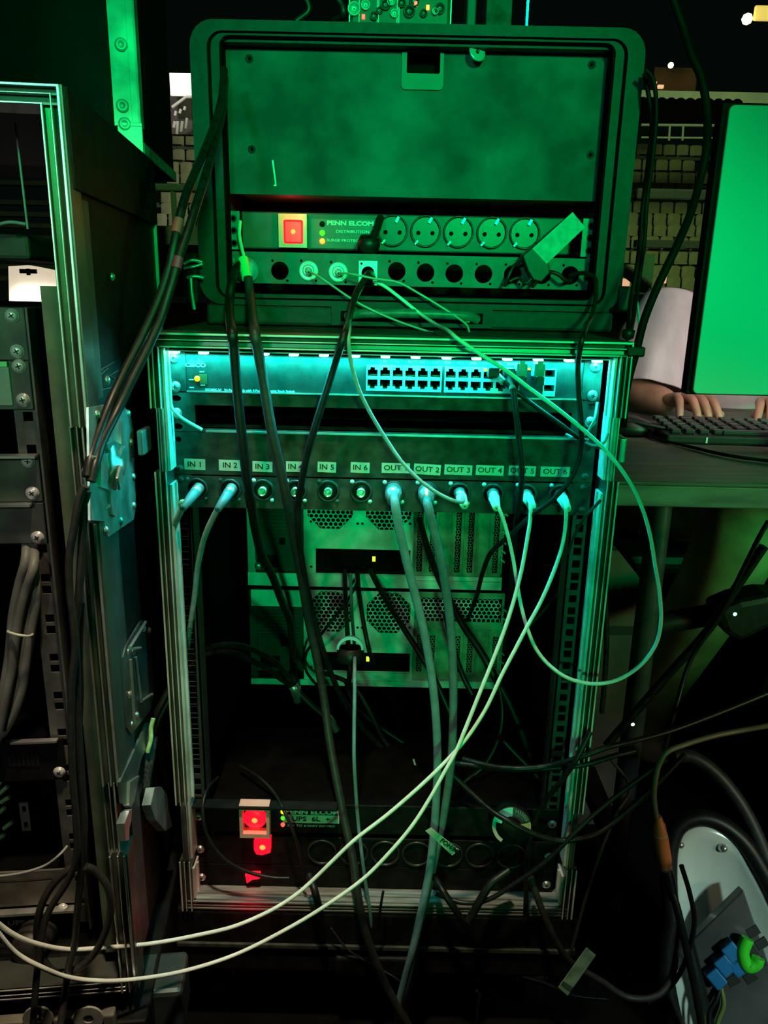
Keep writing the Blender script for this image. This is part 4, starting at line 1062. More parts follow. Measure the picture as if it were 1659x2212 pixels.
# bundle of grey cables in the left rack
GB = mat('grey_bundle_jacket', (0.17, 0.175, 0.16), 0.5, noise=0.15)
bun = [[(55, 1212), (42, 1260), (28, 1330), (22, 1400), (15, 1450), (5, 1500), (-12, 1560)],
       [(72, 1225), (55, 1280), (40, 1340), (31, 1400), (25, 1450), (12, 1510), (-2, 1575)],
       [(75, 1240), (66, 1300), (53, 1370), (45, 1420), (35, 1480), (20, 1530), (0, 1590)],
       [(77, 1265), (78, 1300), (66, 1370), (57, 1430), (48, 1490), (30, 1540), (5, 1585)],
       [(62, 1225), (50, 1300), (47, 1370), (38, 1440), (30, 1500), (15, 1550), (-6, 1600)]]
nm = ('outermost', 'second', 'middle', 'innermost, rightmost', 'rear')
for i, b in enumerate(bun):
    pts = [L(b[0][0] + 2, b[0][1] - 60, YL + .02)] + [L(x, y, YL - .012 - .008 * (i == 1) + .004 * (i == 4)) for x, y in b]
    o = MB().cable(pts, .0048, 8, 10).build('grey_cable', GB, None, label=nm[i] + ' grey cable of the tied bundle hanging in the left rack', cat='cable', group='tied bundle of grey cables')
    o.location = LF.o; o.rotation_euler = (0, 0, LF.yaw)
o = ptube(MB(), [(19, 1362, YL - .006), (20, 1366, YL - .026), (42, 1372, YL - .030), (62, 1374, YL - .026), (70, 1371, YL - .018), (60, 1366, YL)], .0014, LF)
o = o.build('cable_tie', mat('pale_tie', (0.6, 0.65, 0.5), 0.4, noise=0.05), None, label='pale thin cable tie round the grey cable bundle', cat='cable tie'); o.location = LF.o; o.rotation_euler = (0, 0, LF.yaw)
# long dark cables in front of the left rack
lcab = [([(184, 1050, -.03), (172, 1075, -.03), (160, 1140, -.03), (150, 1200, -.03), (150, 1270, -.03), (158, 1340, -.03), (162, 1400, -.03), (155, 1480, -.03), (154, 1560, -.03), (157, 1680, -.03), (165, 1780, -.03), (165, 1850, -.03), (148, 1900, -.03), (105, 1970, -.03), (88, 2030, -.03), (80, 2100, -.035), (70, 2230, -.045)], .0034, 'front dark cable hanging down the corner of the left rack, bending left at its foot', RUBG),
        ([(188, 1060, -.022), (182, 1100, -.022), (176, 1200, -.022), (170, 1290, -.022), (163, 1370, -.022), (166, 1450, -.022), (168, 1550, -.022), (176, 1680, -.022), (182, 1790, -.022), (176, 1870, -.022), (168, 1960, -.022), (160, 2040, -.022), (148, 2090, -.03), (140, 2150, -.03), (128, 2230, -.045)], .0036, 'dark cable hanging down the corner of the left rack, running straight to the foot', RUBG),
        ([(176, 1300, -.018), (172, 1400, -.018), (174, 1500, -.018), (170, 1600, -.018), (172, 1700, -.018), (178, 1790, -.015)], .0030, 'thin black cable between the two dark cables at the left rack corner', RUB),
        ([(185, 1872, -.025), (205, 1880, -.022), (232, 1915, -.022), (240, 1965, -.022), (225, 2020, -.022), (195, 2070, -.022), (160, 2095, -.024), (120, 2100, -.024), (92, 2070, -.024), (80, 2020, -.024), (88, 1960, -.026), (115, 1910, -.026), (150, 1878, -.026), (170, 1872, -.026)], .0038, 'looped grey cable coil hanging at the foot of the left rack', RUBG),
        ([(-20, 1895, .04), (50, 1885, .04), (100, 1868, .04), (130, 1845, .04), (145, 1828, .05)], .0014, 'thin grey wire crossing over the grey brown box in the left rack', GRYC),
        ([(-20, 1906, .03), (60, 1902, .03), (130, 1896, .03), (160, 1894, .03)], .0012, 'thin black wire lying across the grey brown box in the left rack', RUB)]
for pts, r_, lab, mm in lcab:
    o = ptube(MB(), pts, r_, LF, 8, 10).build('dark_cable', mm, None, label=lab, cat='cable'); o.location = LF.o; o.rotation_euler = (0, 0, LF.yaw)
# ------------------------------------------------------------------ desk, keyboard, monitor
DZ = 0.755
WOOD = mat('dark_table_wood', (0.085, 0.070, 0.055), 0.5, noise=0.3, nscale=9, bump=0.1, stretch=(1, 5, 5))
WEDG = mat('green_grey_table_edge', (0.10, 0.12, 0.10), 0.45, noise=0.3, nscale=9, bump=0.1, stretch=(1, 5, 5))
p0 = atz(1372, 1040, DZ); 
dk = empty('desk', (p0.x, p0.y, 0), 0, 'dark wooden desk right of the open rack, its front edge lit green', 'desk')
DX0 = .300 - p0.x; DX1 = 1.3 - p0.x
ys = -.0
MB().box(DX0, DX1, 0.0, .85, DZ - .006, DZ, c=.002).build('desktop', WOOD, dk)
MB().box(DX0, DX1, 0.004, .845, DZ - .036, DZ - .0062, c=.002).build('apron', WEDG, dk)
for x, y in ((DX0 + .10, .06), (DX0 + .10, .78), (DX1 - .08, .06), (DX1 - .08, .78)):
    MB().tube([(x, y, .004), (x, y, DZ - .036)], .017, 14).build('leg', mat('dull_black_steel', (0.05, 0.055, 0.055), 0.4, 0.4, noise=0.2), dk)
MB().box(DX0 + .085, DX0 + .115, .06, .78, .10, .13).build('foot_rail', BLACK, dk)
# keyboard
k0 = atz(1440, 946, DZ + .01); k1 = atz(1460, 906, DZ + .02)
kb = empty('keyboard', (k0.x, k0.y, DZ), math.radians(-3), 'black keyboard on the desk under the typing hands', 'keyboard')
MB().box(0, .44, 0, .145, .0005, .016, c=.004).build('base', mat('keyboard_black', (0.012, 0.013, 0.013), 0.4, noise=0.2), kb)
KEY = mat('keycap_black', (0.014, 0.015, 0.015), 0.45, noise=0.15)
KEYB = MB().box(-.008, .008, -.0078, .0078, 0, .008, c=.002)
key0 = None
for r in range(5):
    for c in range(18):
        if r == 0 and 4 <= c <= 9:
            if c != 4: continue
            MB().box(.095 + .0, .095 + .115, .008, .0235, .016, .024, c=.002).build('space_bar', KEY, kb); continue
        if key0 is None:
            key0 = KEYB.build('key', KEY, kb); kk = key0
        else:
            kk = key0.copy(); COL.objects.link(kk); kk.parent = kb
        kk.location = (.018 + c * .0235, .018 + r * .0265, .016 + r * .0012)
q = atz(1508, 946, DZ + .008); MB().box(.065, .068, -.0008, .0005, .003, .013).build('pale_mark', WHT, kb)
o = MB().cable([atz(1320, 928, DZ + .003), atz(1370, 925, DZ + .004), atz(1410, 945, DZ + .004), atz(1490, 965, DZ + .004), atz(1580, 985, DZ + .004), atz(1700, 1000, DZ + .004)], .0028).build('black_cable', RUB, None, label='thin black cable lying across the desk in front of the keyboard', cat='cable')
# headphones-like dark lump at the desk's left end
q = atz(1352, 912, DZ + .02)
hp_ = empty('black_pouch', (q.x, q.y, DZ), 0, 'small crumpled black pouch at the left end of the desk, beside the keyboard', 'pouch')
MB().lathe([(.001, .0), (.045, .001), (.052, .012), (.040, .026), (.018, .032), (.001, .033)], (0, 0, 0.0005), (.08, .05, 1), 18).build('pouch_body', RUB, hp_)
MB().cable([(-.02, -.03, .03), (.03, -.045, .022), (.09, -.05, .012), (.14, -.03, .008)], .004).build('strap', RUB, hp_)

# monitor, back towards the camera
YMN = 0.33
c_ = [at(x, y, YMN) for x, y in ((1592, 226), (1480, 850), (1659, 860))]
mx0 = (c_[0].x + c_[1].x) / 2 + .001; mz1 = c_[0].z; mz0 = c_[1].z
mn = empty('monitor', (mx0 + .28, YMN, DZ), 0, 'monitor seen from behind, its smooth pale back glowing bright green', 'monitor')
MWB = mat('pale_monitor_back', (0.72, 0.74, 0.70), 0.55, noise=0.02, nscale=4)
bk = rrect(-.28, .28, mz0 - DZ, mz1 - DZ, .008)
# the back leans like the photo: bottom edge nearer than the top
MB().prism([(x, 0, z) for x, z in bk], (0, .006, 0)).build('back_cover', MWB, mn, bevel=.0015)
MB().box(-.288, .28, .006, .030, mz0 - DZ - .002, mz1 - DZ + .004, c=.002).build('dark_frame', mat('reddish_black_bezel', (0.02, 0.008, 0.008), 0.6, noise=0.2, spec=0.1), mn)
MB().box(-.27, .27, .0302, .031, mz0 - DZ + .012, mz1 - DZ - .012).build('screen', mat('lit_screen', (0.8, 0.8, 0.9), 0.4, emit=3.4, ecol=(1.0, 0.90, 0.84), noise=0.02), mn)
MB().box(-.03, .03, -.02, .006, .008, mz0 - DZ + .12, c=.004).box(-.11, .11, -.09, .07, .0005, .009, c=.004).build('stand', MWB, mn)

# person behind the monitor, typing
SK = mat('skin', (0.42, 0.22, 0.14), 0.5, noise=0.12, nscale=30, bump=0.1)
def skin_mesh(name, V, E, Rr, m_, parent, sub=2):
    me = bpy.data.meshes.new(name); me.from_pydata([tuple(v) for v in V], E, [])
    o = bpy.data.objects.new(name + '_src', me); COL.objects.link(o)
    md = o.modifiers.new('s', 'SKIN'); md.use_smooth_shade = True; md.branch_smoothing = .6
    for i, sv in enumerate(me.skin_vertices[0].data):
        r = Rr[i]; sv.radius = r if isinstance(r, tuple) else (r, r)
        sv.use_root = (i == 0)
    sb = o.modifiers.new('d', 'SUBSURF'); sb.levels = sub; sb.render_levels = sub
    bpy.context.view_layer.update()
    e = o.evaluated_get(bpy.context.evaluated_depsgraph_get())
    m2 = bpy.data.meshes.new_from_object(e)
    bpy.data.objects.remove(o)
    m2.materials.clear(); m2.materials.append(m_)
    for p in m2.polygons: p.use_smooth = True
    o2 = bpy.data.objects.new(name, m2); COL.objects.link(o2); o2.parent = parent
    return o2
YPS = 0.98
sh_r = at(1395, 640, .86)                   # camera-left shoulder
cx_ = sh_r.x + .245
hand = at(1500, 880, .64)
elb = at(1372, 850, .80)
wri = at(1455, 872, .70)
pelv = Vector((cx_ - .02, 1.05, .52))
kn_l = at(1560, 1140, .50)
per = empty('person', (pelv.x, pelv.y, 0), 0, 'seated person in a loose pale T-shirt typing behind the monitor', 'person')
def rel(v): return Vector(v) - Vector((pelv.x, pelv.y, 0))
sz = sh_r.z - .02
V = [pelv, Vector((cx_, 1.03, .68)), Vector((cx_, .99, sz - .14)), Vector((cx_, .96, sz - .01)), Vector((cx_ - .02, .93, sz + .07)), Vector((cx_ - .0, .90, sz + .17)), Vector((cx_ + .0, .885, sz + .25)),
     sh_r + Vector((.03, .06, -.03)), elb, wri, 
     Vector((cx_ + .18, .92, sz - .03)), Vector((cx_ + .22, .80, .86)), at(1655, 880, .70) + Vector((.03, 0, .01)),
     Vector((pelv.x - .10, 1.02, .50)), at(1600, 1115, .55), at(1395, 1560, .72), at(1395, 1560, .72) + Vector((-.01, -.10, -.035)),
     Vector((pelv.x + .10, 1.02, .50)), Vector((pelv.x + .16, .62, .54)), Vector((pelv.x + .14, .68, .08)), Vector((pelv.x + .14, .57, .035))]
E_ = [(0, 1), (1, 2), (2, 3), (3, 4), (4, 5), (5, 6), (3, 7), (7, 8), (8, 9), (3, 10), (10, 11), (11, 12), (0, 13), (13, 14), (14, 15), (15, 16), (0, 17), (17, 18), (18, 19), (19, 20)]
Rr = [(.14, .11), (.13, .10), (.15, .11), (.10, .08), (.055, .055), (.075, .09), (.055, .07), .055, .040, .027, .055, .040, .027, .085, .065, .042, .038, .085, .065, .042, .038]
body = skin_mesh('body', [rel(v) for v in V], E_, Rr, SK, per)
# hair cap on the head
hc_ = rel(Vector((cx_, .905, sz + .235)))
MB().lathe([(.001, .115), (.045, .105), (.082, .07), (.095, .02), (.092, -.02), (.080, -.045)], hc_, (0, .25, 1), 24).build('hair', mat('dark_hair', (0.02, 0.014, 0.01), 0.6, noise=0.3, nscale=80, bump=0.4), per)
# face: nose, eyes, mouth, ears
fz = rel(Vector((cx_, .80, sz + .185)))
fc = MB().lathe([(.011, -.016), (.010, 0), (.004, .022), (0, .03)], fz + Vector((0, .008, 0)), (0, -.25, 1), 10)
for s in (-1, 1): fc.lathe([(.001, -.01), (.018, -.006), (.022, .0), (.018, .006), (.001, .01)], rel(Vector((cx_ + s * .083, .90, sz + .185))), (1, 0, 0), 12)
fc.build('nose_and_ears', SK, per)
for s in (-1, 1): MB().lathe([(.0, -.008), (.008, -.005), (.010, 0), (.008, .005), (0, .008)], fz + Vector((s * .032, .018, .022)), (0, 1, 0), 12).build('eye', INK, per)
MB().cable([fz + Vector((-.022, .02, -.045)), fz + Vector((0, .008, -.048)), fz + Vector((.022, .02, -.045))], .005).build('lips', mat('lip_skin', (0.35, 0.12, 0.1), 0.5, noise=0.1), per)
# T-shirt: torso tube and loose sleeves
TSH = mat('pale_tshirt', (0.62, 0.56, 0.56), 0.85, noise=0.12, nscale=16, bump=1.0, stretch=(1, 1, .22))
def cloth_tube(mb, rings, seg=36, fold=0.0, ph=0.0):
    vs = []
    for ri, (c, a, b, rot) in enumerate(rings):
        for k in range(seg):
            t = 2 * PI * k / seg
            f = 1 + fold * (ri / max(1, len(rings) - 1)) * (math.sin(t * 5 + ph) + .6 * math.sin(t * 9 + 1 + ph)) + fold * .4 * math.sin(t * 3 + ri)
            v = Vector((a * f * math.cos(t), b * f * math.sin(t), 0)); v.rotate(rot)
            vs.append(Vector(c) + v)
    n = len(rings)
    fs = [(i * seg + k, i * seg + (k + 1) % seg, (i + 1) * seg + (k + 1) % seg, (i + 1) * seg + k) for i in range(n - 1) for k in range(seg)]
    return mb.add(vs, fs, True)
from mathutils import Euler
def dirq(d): return Vector(d).to_track_quat('Z', 'Y')
sl0 = at(1440, 628, .86); sl1 = at(1405, 850, .79)
tt = MB()
nsteps = 14
rings = []
top = rel(at(1452, 640, .88)); bot = rel(at(1402, 846, .80))
for i in range(nsteps + 1):
    u = i / nsteps; c = top.lerp(bot, u)
    ww = .055 + .030 * min(1, u * 2.2)
    rings.append((c, ww + .006 * math.sin(u * 5), ww * .85, dirq(bot - top)))
cloth_tube(tt, rings, 48, .035, .4)
tr_ = [(rel((cx_, 1.03, .60)), .19, .14), (rel((cx_, 1.01, .75)), .18, .135), (rel((cx_, .98, sz - .18)), .20, .14), (rel((cx_ - .01, .96, sz - .06)), .215, .13), (rel((cx_ - .01, .95, sz + .005)), .17, .10), (rel((cx_ - .01, .94, sz + .035)), .10, .085), (rel((cx_ - .015, .935, sz + .05)), .07, .07)]
cloth_tube(tt, [(c, a, b, dirq((0, 0, 1))) for c, a, b in tr_], 48, .015)
s2 = []
for i in range(9):
    u = i / 8; s2.append((rel(Vector((cx_ + .17, .93, sz - .03)).lerp(Vector((cx_ + .225, .82, .90)), u)), .058 + .03 * u, .055 + .025 * u, dirq((.05, -.1, -.2))))
cloth_tube(tt, s2, 40, .03)
to = tt.build('tshirt', TSH, per)
so_ = to.modifiers.new('thick', 'SOLIDIFY'); so_.thickness = .003
ob = to
sbm = to.modifiers.new('sm', 'SUBSURF'); sbm.levels = 1; sbm.render_levels = 1
# trousers over the legs
KH = mat('khaki_trousers', (0.24, 0.19, 0.09), 0.9, noise=0.25, nscale=14, bump=0.4)
tr = MB()
for (a, b, c_) in ((V[13], V[14], V[15]), (V[17], V[18], V[19])):
    P = spline([rel(a), rel(b + Vector((0, .0, .0))), rel(c_ + Vector((0, 0, .06)))], 10)
    rr = [.105 - .045 * i / (len(P) - 1) for i in range(len(P))]
    tr.tube(P, rr, 20)
tr.build('trousers', KH, per)
# hands: palm with five fingers each
def make_hand(wr, pal, tips, thumb, parent):
    V = [wr, wr.lerp(pal, .45)]; E = [(0, 1)]; Rd = [(.022, .016), (.030, .015)]
    side = Vector((1, 0, 0))
    for i, tp in enumerate(tips):
        kx = pal + (tp - pal) * .22; kx = Vector((pal.x + (i - 1.5) * .019, pal.y, pal.z + .004 - .003 * abs(i - 1.5)))
        b0 = len(V)
        mid = kx.lerp(tp, .45) + Vector((0, -.004, .014)); md2 = kx.lerp(tp, .76) + Vector((0, -.003, .007))
        V += [kx, mid, md2, tp]; Rd += [.0105, .0090, .0080, .0068]
        E += [(1, b0), (b0, b0 + 1), (b0 + 1, b0 + 2), (b0 + 2, b0 + 3)]
    b0 = len(V); th = thumb
    V += [wr.lerp(pal, .35) + (th - pal) * .25, wr.lerp(pal, .6) + (th - pal) * .6, th]; Rd += [.012, .0100, .0080]
    E += [(1, b0), (b0, b0 + 1), (b0 + 1, b0 + 2)]
    return skin_mesh('hand', V, E, Rd, SK, parent)
def hp3(px, py, Y): return rel(at(px, py, Y))
make_hand(hp3(1428, 862, .72), hp3(1492, 858, .665), [hp3(1468, 905, .615), hp3(1510, 912, .60), hp3(1534, 914, .60), hp3(1556, 910, .605)], hp3(1566, 898, .64), per)
make_hand(hp3(1690, 850, .73), hp3(1672, 868, .68), [hp3(1634, 914, .62), hp3(1660, 918, .61), hp3(1680, 918, .61), hp3(1700, 914, .62)], hp3(1625, 900, .66), per)

# chair with a black frame, under and behind the person
ch = empty('office_chair', (pelv.x, pelv.y, 0), 0, 'black office chair carrying the typing person', 'chair')
MB().box(-.24, .24, -.26, .22, .38, .43, c=.02).build('seat', RUB, ch)
MB().box(-.22, .22, .20, .25, .50, .80, c=.02).build('backrest', RUB, ch)
MB().tube([(0, 0, .07), (0, 0, .38)], .025, 14).build('post', BLACK, ch)
MB().tube([(0, .18, .40), (0, .26, .42), (0, .25, .55)], .015, 10).build('back_arm', BLACK, ch)
for k in range(5):
    a = k * 2 * PI / 5 + .3; MB().tube([(0, 0, .08), (.28 * math.cos(a), .28 * math.sin(a), .065)], .016, 8).tube([(.28 * math.cos(a), .28 * math.sin(a) - .012, .03), (.28 * math.cos(a), .28 * math.sin(a) + .012, .03)], .028, 14).build('leg', BLACK, ch)
# dark bag / chair arm crossing below the desk
m = MB(); P = [at(x, y, .28) for x, y in ((1380, 1360), (1440, 1345), (1520, 1330), (1560, 1320))]
m.cable(P, .018).build('dark_bar', RUB, None, label='dark padded bar crossing under the desk in front of the khaki trousers', cat='bar')
P = [at(x, y, .22) for x, y in ((1548, 1322), (1600, 1300), (1660, 1288), (1720, 1290), (1740, 1340), (1660, 1360), (1600, 1390), (1566, 1370))]
bg = MB().prism(P, (0, .06, 0)).build('equipment_bag', RUB, None, bevel=.01, label='black equipment bag with a small green light, under the right end of the desk', cat='bag')
q = at(1588, 1327, .219); MB().lathe([(.003, 0), (0, -.002)], (q.x, .2195, q.z), (0, 1, 0), 10).build('status_light', mat('mint_light', (0.3, 1, 0.7), 0.3, emit=3, ecol=(0.3, 1, 0.7), noise=0.02), bg)
# brown crate beside the rack
q = [at(x, y, .42) for x, y in ((1296, 1190), (1332, 1195), (1388, 1250), (1385, 1350), (1385, 1350))]
BRN = mat('brown_crate_board', (0.08, 0.045, 0.03), 0.75, noise=0.25, nscale=12, bump=0.15)
a_, b_ = at(1290, 1300, .42).x, at(1388, 1300, .42).x
cr = empty('brown_crate', (a_, .42, 0), 0, 'dim brown wooden crate behind the right side of the open rack', 'crate')
zt0, zt1, zt2 = at(1330, 1190, .42).z, at(1330, 1352, .42).z, at(1330, 1560, .42).z
MB().prism([(-.04, 0, zt1), (b_ - a_, 0, zt1), (b_ - a_, 0, at(1388, 1262, .42).z), (at(1335, 1200, .42).x - a_, 0, zt0), (-.04, 0, zt0)], (0, .3, 0)).build('upper_panel', BRN, cr)
MB().box(-.04, b_ - a_, 0, .3, .0, at(1330, 1372, .42).z).build('lower_panel', mat('grey_brown_board', (0.055, 0.045, 0.04), 0.8, noise=0.25, nscale=12), cr)
MB().box(-.04, b_ - a_, .004, .3, at(1330, 1372, .42).z, zt1).build('dark_joint', INK, cr)

# white oval shell, lower right
OC = at(1668, 2110, -.02)
ov = empty('oval_shell', (OC.x, OC.y, OC.z), 0, 'large glossy white oval shell with a thick black rim, cut by the lower right corner', 'shell')
def OV(px, py, off=0.0):            # pixel on the shell's own tilted plane
    n = Vector((-.10, -.92, .38)).normalized(); d = ray(px, py); t = (OC - CAM).dot(n) / d.dot(n)
    return CAM + d * t - OC + n * off
ell = [(1457, 1990), (1452, 1900), (1456, 1840), (1474, 1800), (1510, 1784), (1550, 1792), (1600, 1830), (1640, 1890), (1680, 1970), (1720, 2080), (1750, 2200), (1740, 2330), (1660, 2400), (1560, 2380), (1490, 2290), (1460, 2180), (1445, 2080)]
pp = spline([OV(x, y) for x, y in ell] + [OV(*ell[0])], 5)[:-1]
n_ = Vector((-.10, -.92, .38)).normalized()
ctr = sum(pp, Vector()) / len(pp)
vs = []; NR = 8
for r in range(NR):
    f = 1 - r / NR
    for p in pp: vs.append(ctr + (p - ctr) * f - n_ * (.035 * (1 - f * f)))
vs.append(ctr - n_ * .035); L_ = len(pp)
fs = [(r * L_ + i, r * L_ + (i + 1) % L_, (r + 1) * L_ + (i + 1) % L_, (r + 1) * L_ + i) for r in range(NR - 1) for i in range(L_)] + [((NR - 1) * L_ + i, (NR - 1) * L_ + (i + 1) % L_, len(vs) - 1) for i in range(L_)]
sh_ = MB().add(vs, fs, True).build('white_shell', mat('glossy_white_plastic', (0.62, 0.66, 0.64), 0.18, noise=0.04, nscale=3, stretch=(8, 1, .6)), ov)
s_ = sh_.modifiers.new('t', 'SOLIDIFY'); s_.thickness = .004; s_.offset = -1
rp_ = [ctr + (p - ctr) * 1.07 for p in pp]
MB().tube(rp_ + [rp_[0]], .012, 12).build('black_rim', RUB, ov)
rim2 = [OV(x, y, -.02) for x, y in ((1466, 1640), (1500, 1640), (1550, 1672), (1600, 1730), (1640, 1800), (1680, 1900), (1720, 2010))]
MB().cable(rim2, .010, 8, 10).build('outer_tube', RUBG, ov)
for px, py in ((1564, 1833), (1470, 1825)):
    q = OV(px, py, -.008); MB().lathe([(.007, 0), (.007, .005), (.004, .010), (0, .011)], q, n_, 14).build('bolt', STEEL, ov)
# dark grey connector box lying on it
bx = MB().prism([OV(x, y, .006) for x, y in ((1592, 1908), (1485, 2014), (1520, 2150), (1545, 2260), (1700, 2200), (1657, 2100))], n_ * .02)
cb = bx.build('connector_box', mat('dark_grey_box', (0.07, 0.065, 0.07), 0.35, noise=0.3, nscale=10), None, bevel=.002, label='dark grey connector box with a blue and a green plug, lying in the white shell', cat='connector box'); cb.location = OC
hs_ = MB()
for (x, y) in ((1608, 2040), (1625, 2062), (1590, 2070), (1606, 2092), (1570, 2098), (1612, 1995), (1630, 2020)):
    M = Matrix.Translation(OV(x, y, .0265)) @ n_.to_track_quat('Z', 'Y').to_matrix().to_4x4() @ Matrix.Rotation(.6, 4, 'Z')
    hs_.box(-.008, .008, -.006, .006, -.002, .0006, M)
hs_.build('port_opening', INK, cb)
bu = MB(); gr = MB()
def plug(mb, pts, r, off): return mb.tube([OV(x, y, off) for x, y in pts], r, 8)
b_o = MB()
for (x, y, wdx, l_) in ((1562, 2032, .010, .022), (1545, 2058, .010, .020), (1528, 2085, .009, .020), (1572, 2060, .010, .018)):
    M = Matrix.Translation(OV(x, y, .034)) @ n_.to_track_quat('Z', 'Y').to_matrix().to_4x4() @ Matrix.Rotation(.75, 4, 'Z')
    b_o.box(-wdx, wdx, -l_ * .6, l_ * .6, -.008, .008, M, c=.002)
bo_ = b_o.build('blue_plug', mat('blue_plug', (0.01, 0.16, 0.42), 0.4, noise=0.1), None, label='blue multi way plug in the dark grey connector box', cat='plug'); bo_.location = OC
b_o = MB().cable([OV(x, y, .040) for x, y in ((1592, 2000), (1582, 2030), (1592, 2058), (1610, 2052), (1614, 2040))], .0085, 6, 10)
g_ = b_o.build('green_plug', mat('vivid_green_plug', (0.05, 0.75, 0.03), 0.4, noise=0.1), None, label='curved vivid green plug beside the blue one in the connector box', cat='plug'); g_.location = OC
for pts, r_, mm, lab, nm2 in (([(1512, 2170, .03), (1500, 2200, .035), (1485, 2240, .04)], .0028, mat('yellow_jacket', (0.9, 0.75, 0.05), 0.4, noise=0.05), 'short yellow cable at the bottom edge, under the connector box', 'yellow_cable'),
        ([(1536, 2090, .03), (1545, 2140, .035), (1532, 2180, .035), (1528, 2240, .04)], .0032, mat('olive_jacket', (0.15, 0.2, 0.04), 0.4, noise=0.05), 'olive green cable hanging from the blue plug', 'green_cable'),
        ([(1545, 2095, .03), (1530, 2130, .035), (1515, 2160, .035), (1520, 2240, .04)], .0034, RUB, 'black cable hanging from the blue plug', 'black_cable')):
    o = MB().cable([OV(*p) for p in pts], r_).build(nm2, mm, None, label=lab, cat='cable'); o.location = OC
bb = MB()
for (x0, y0, x1, y1) in ((1560, 2235, 1690, 2120), (1575, 2260, 1700, 2145)): bb.tube([OV(x0, y0, .012), OV(x1, y1, .012)], .0035, 8)
bb.build('pale_frame_bars', ALUP, ov)

# ------------------------------------------------------------------ far stands with seats
SY = 26.0
def stand_rows():
    rows = []
    for py in (312, 345, 372, 395, 437, 462, 486, 512, 545, 575, 600): rows.append(py)
    return rows
SEAT = mat('olive_yellow_seat', (0.36, 0.38, 0.20), 0.6, noise=0.15, nscale=3)
CONC = mat('stand_concrete', (0.10, 0.12, 0.09), 0.85, noise=0.2, nscale=2)
rows = stand_rows()
zs_ = [at(1480, py, SY + 4 - i * .45).z for i, py in enumerate(rows)]
steps = MB()
for i, py in enumerate(rows):
    Y = SY + 5 - i * .5
    z = at(1480, py, Y).z
    steps.box(-15, 20, Y - .05, Y + .55, z - .55, z - .40)
st = steps.build('seating_tier', CONC, None, kind='structure')
def seat_proto():
    m = MB(); W_ = .22
    prof = [(.0, .42), (-.02, .38), (-.05, .10), (-.10, .0), (-.30, -.02), (-.42, .0)]
    vs = []
    for (y, z) in prof:
        wz = W_ * (.72 if z > .40 else 1)
        for s in (-1, -.5, .5, 1): vs.append((s * wz, y + (.04 if abs(s) == 1 else 0), z))
    n = len(prof); fs = [(i * 4 + k, i * 4 + k + 1, (i + 1) * 4 + k + 1, (i + 1) * 4 + k) for i in range(n - 1) for k in range(3)]
    m.add(vs, fs, True)
    o = m.build('stadium_seat', SEAT)
    return o
sp_ = seat_proto(); first = True
ords = ('top', 'second', 'third', 'fourth', 'fifth', 'sixth', 'seventh', 'eighth', 'ninth', 'tenth', 'lowest')
for i, py in enumerate(rows):
    Y = SY + 5 - i * .5
    for side, xa, xb in (('right', at(1385, 450, SY).x - .1, at(1600, 450, SY).x + .3), ('left', at(305, 450, SY).x, at(425, 450, SY).x)):
        z = at(1480, py, Y).z - .40
        x = xa + (i % 2) * .12
        while x < xb:
            s = sp_ if first else sp_.copy()
            if not first: COL.objects.link(s)
            first = False
            s.location = (x, Y + .2, z + random.uniform(-.01, .01)); s.rotation_euler = (0, 0, random.uniform(-.04, .04))
            s.scale = (1, 1, 1.0)
            tag(s, 'olive yellow stadium seat in the %s row of the far stand, through the %s gap' % (ords[i], side), 'seat', 'far seats, %s gap, %s row' % (side, ords[i]))
            x += .50
# parapets, railing, beam
def fbox(name, x0, y0, x1, y1, Y, m_, lab, cat, dep=.3, c=0):
    a, b, z0, z1 = rect(x0, y0, x1, y1, Y)
    if cat in ('wall', 'parapet', 'beam'): return MB().box(a, b, Y, Y + dep, z0, z1, c=c).build(name, m_, None, kind='structure')
    return MB().box(a, b, Y, Y + dep, z0, z1, c=c).build(name, m_, None, label=lab, cat=cat)
fbox('pale_parapet', 1380, 198, 1720, 224, 24.5, mat('pale_parapet', (0.55, 0.62, 0.52), 0.7, noise=0.1, nscale=1), 'long pale parapet above the far stand, right of the moulded case', 'parapet')
dg = empty('dark_canopy', (0, 0, 0), 0, 'dark scalloped canopy edge under the pale parapet', 'canopy')
m = MB(); a, b, z0, z1 = rect(1376, 226, 1600, 268, 24.3); m.box(a, b, 24.3, 24.6, z0, z1)
for k in range(11):
    x = a + (b - a) * (k + .5) / 11; m.tube([(x, 24.32, z1), (x, 24.6, z1)], .19, 12)
m.build('canopy_body', DARK, dg)
rl = empty('guard_rail', (0, 0, 0), 0, 'thin pale guard rail over the top row of far seats', 'railing')
q0, q1 = at(1385, 270, 24.2), at(1600, 272, 24.2)
MB().tube([q0, q1], .04, 6).build('top_rail', mat('rail_paint', (0.45, 0.55, 0.42), 0.5, noise=0.1), rl)
q0b, q1b = at(1385, 297, 24.2), at(1600, 299, 24.2); MB().tube([q0b, q1b], .03, 6).build('lower_rail', MATS['rail_paint'], rl)
for px in (1447, 1476, 1562): MB().tube([at(px, 270, 24.2), at(px - 2, 304, 24.2)], .035, 6).build('post', MATS['rail_paint'], rl)
fbox('dark_rail_beam', 1376, 408, 1600, 433, 20.0, mat('dark_green_beam', (0.05, 0.075, 0.06), 0.6, noise=0.2), 'dark green horizontal beam crossing the far seats in the right gap', 'beam', c=.05)
fbox('dark_rail_beam', 1376, 520, 1600, 536, 19.0, MATS['dark_green_beam'], 'lower dark beam across the far seats, just above the person', 'beam')
fbox('green_rail_beam', 300, 396, 430, 413, 20.0, mat('green_beam', (0.12, 0.3, 0.16), 0.5, noise=0.2), 'green horizontal beam crossing the far seats in the left gap', 'beam', c=.05)
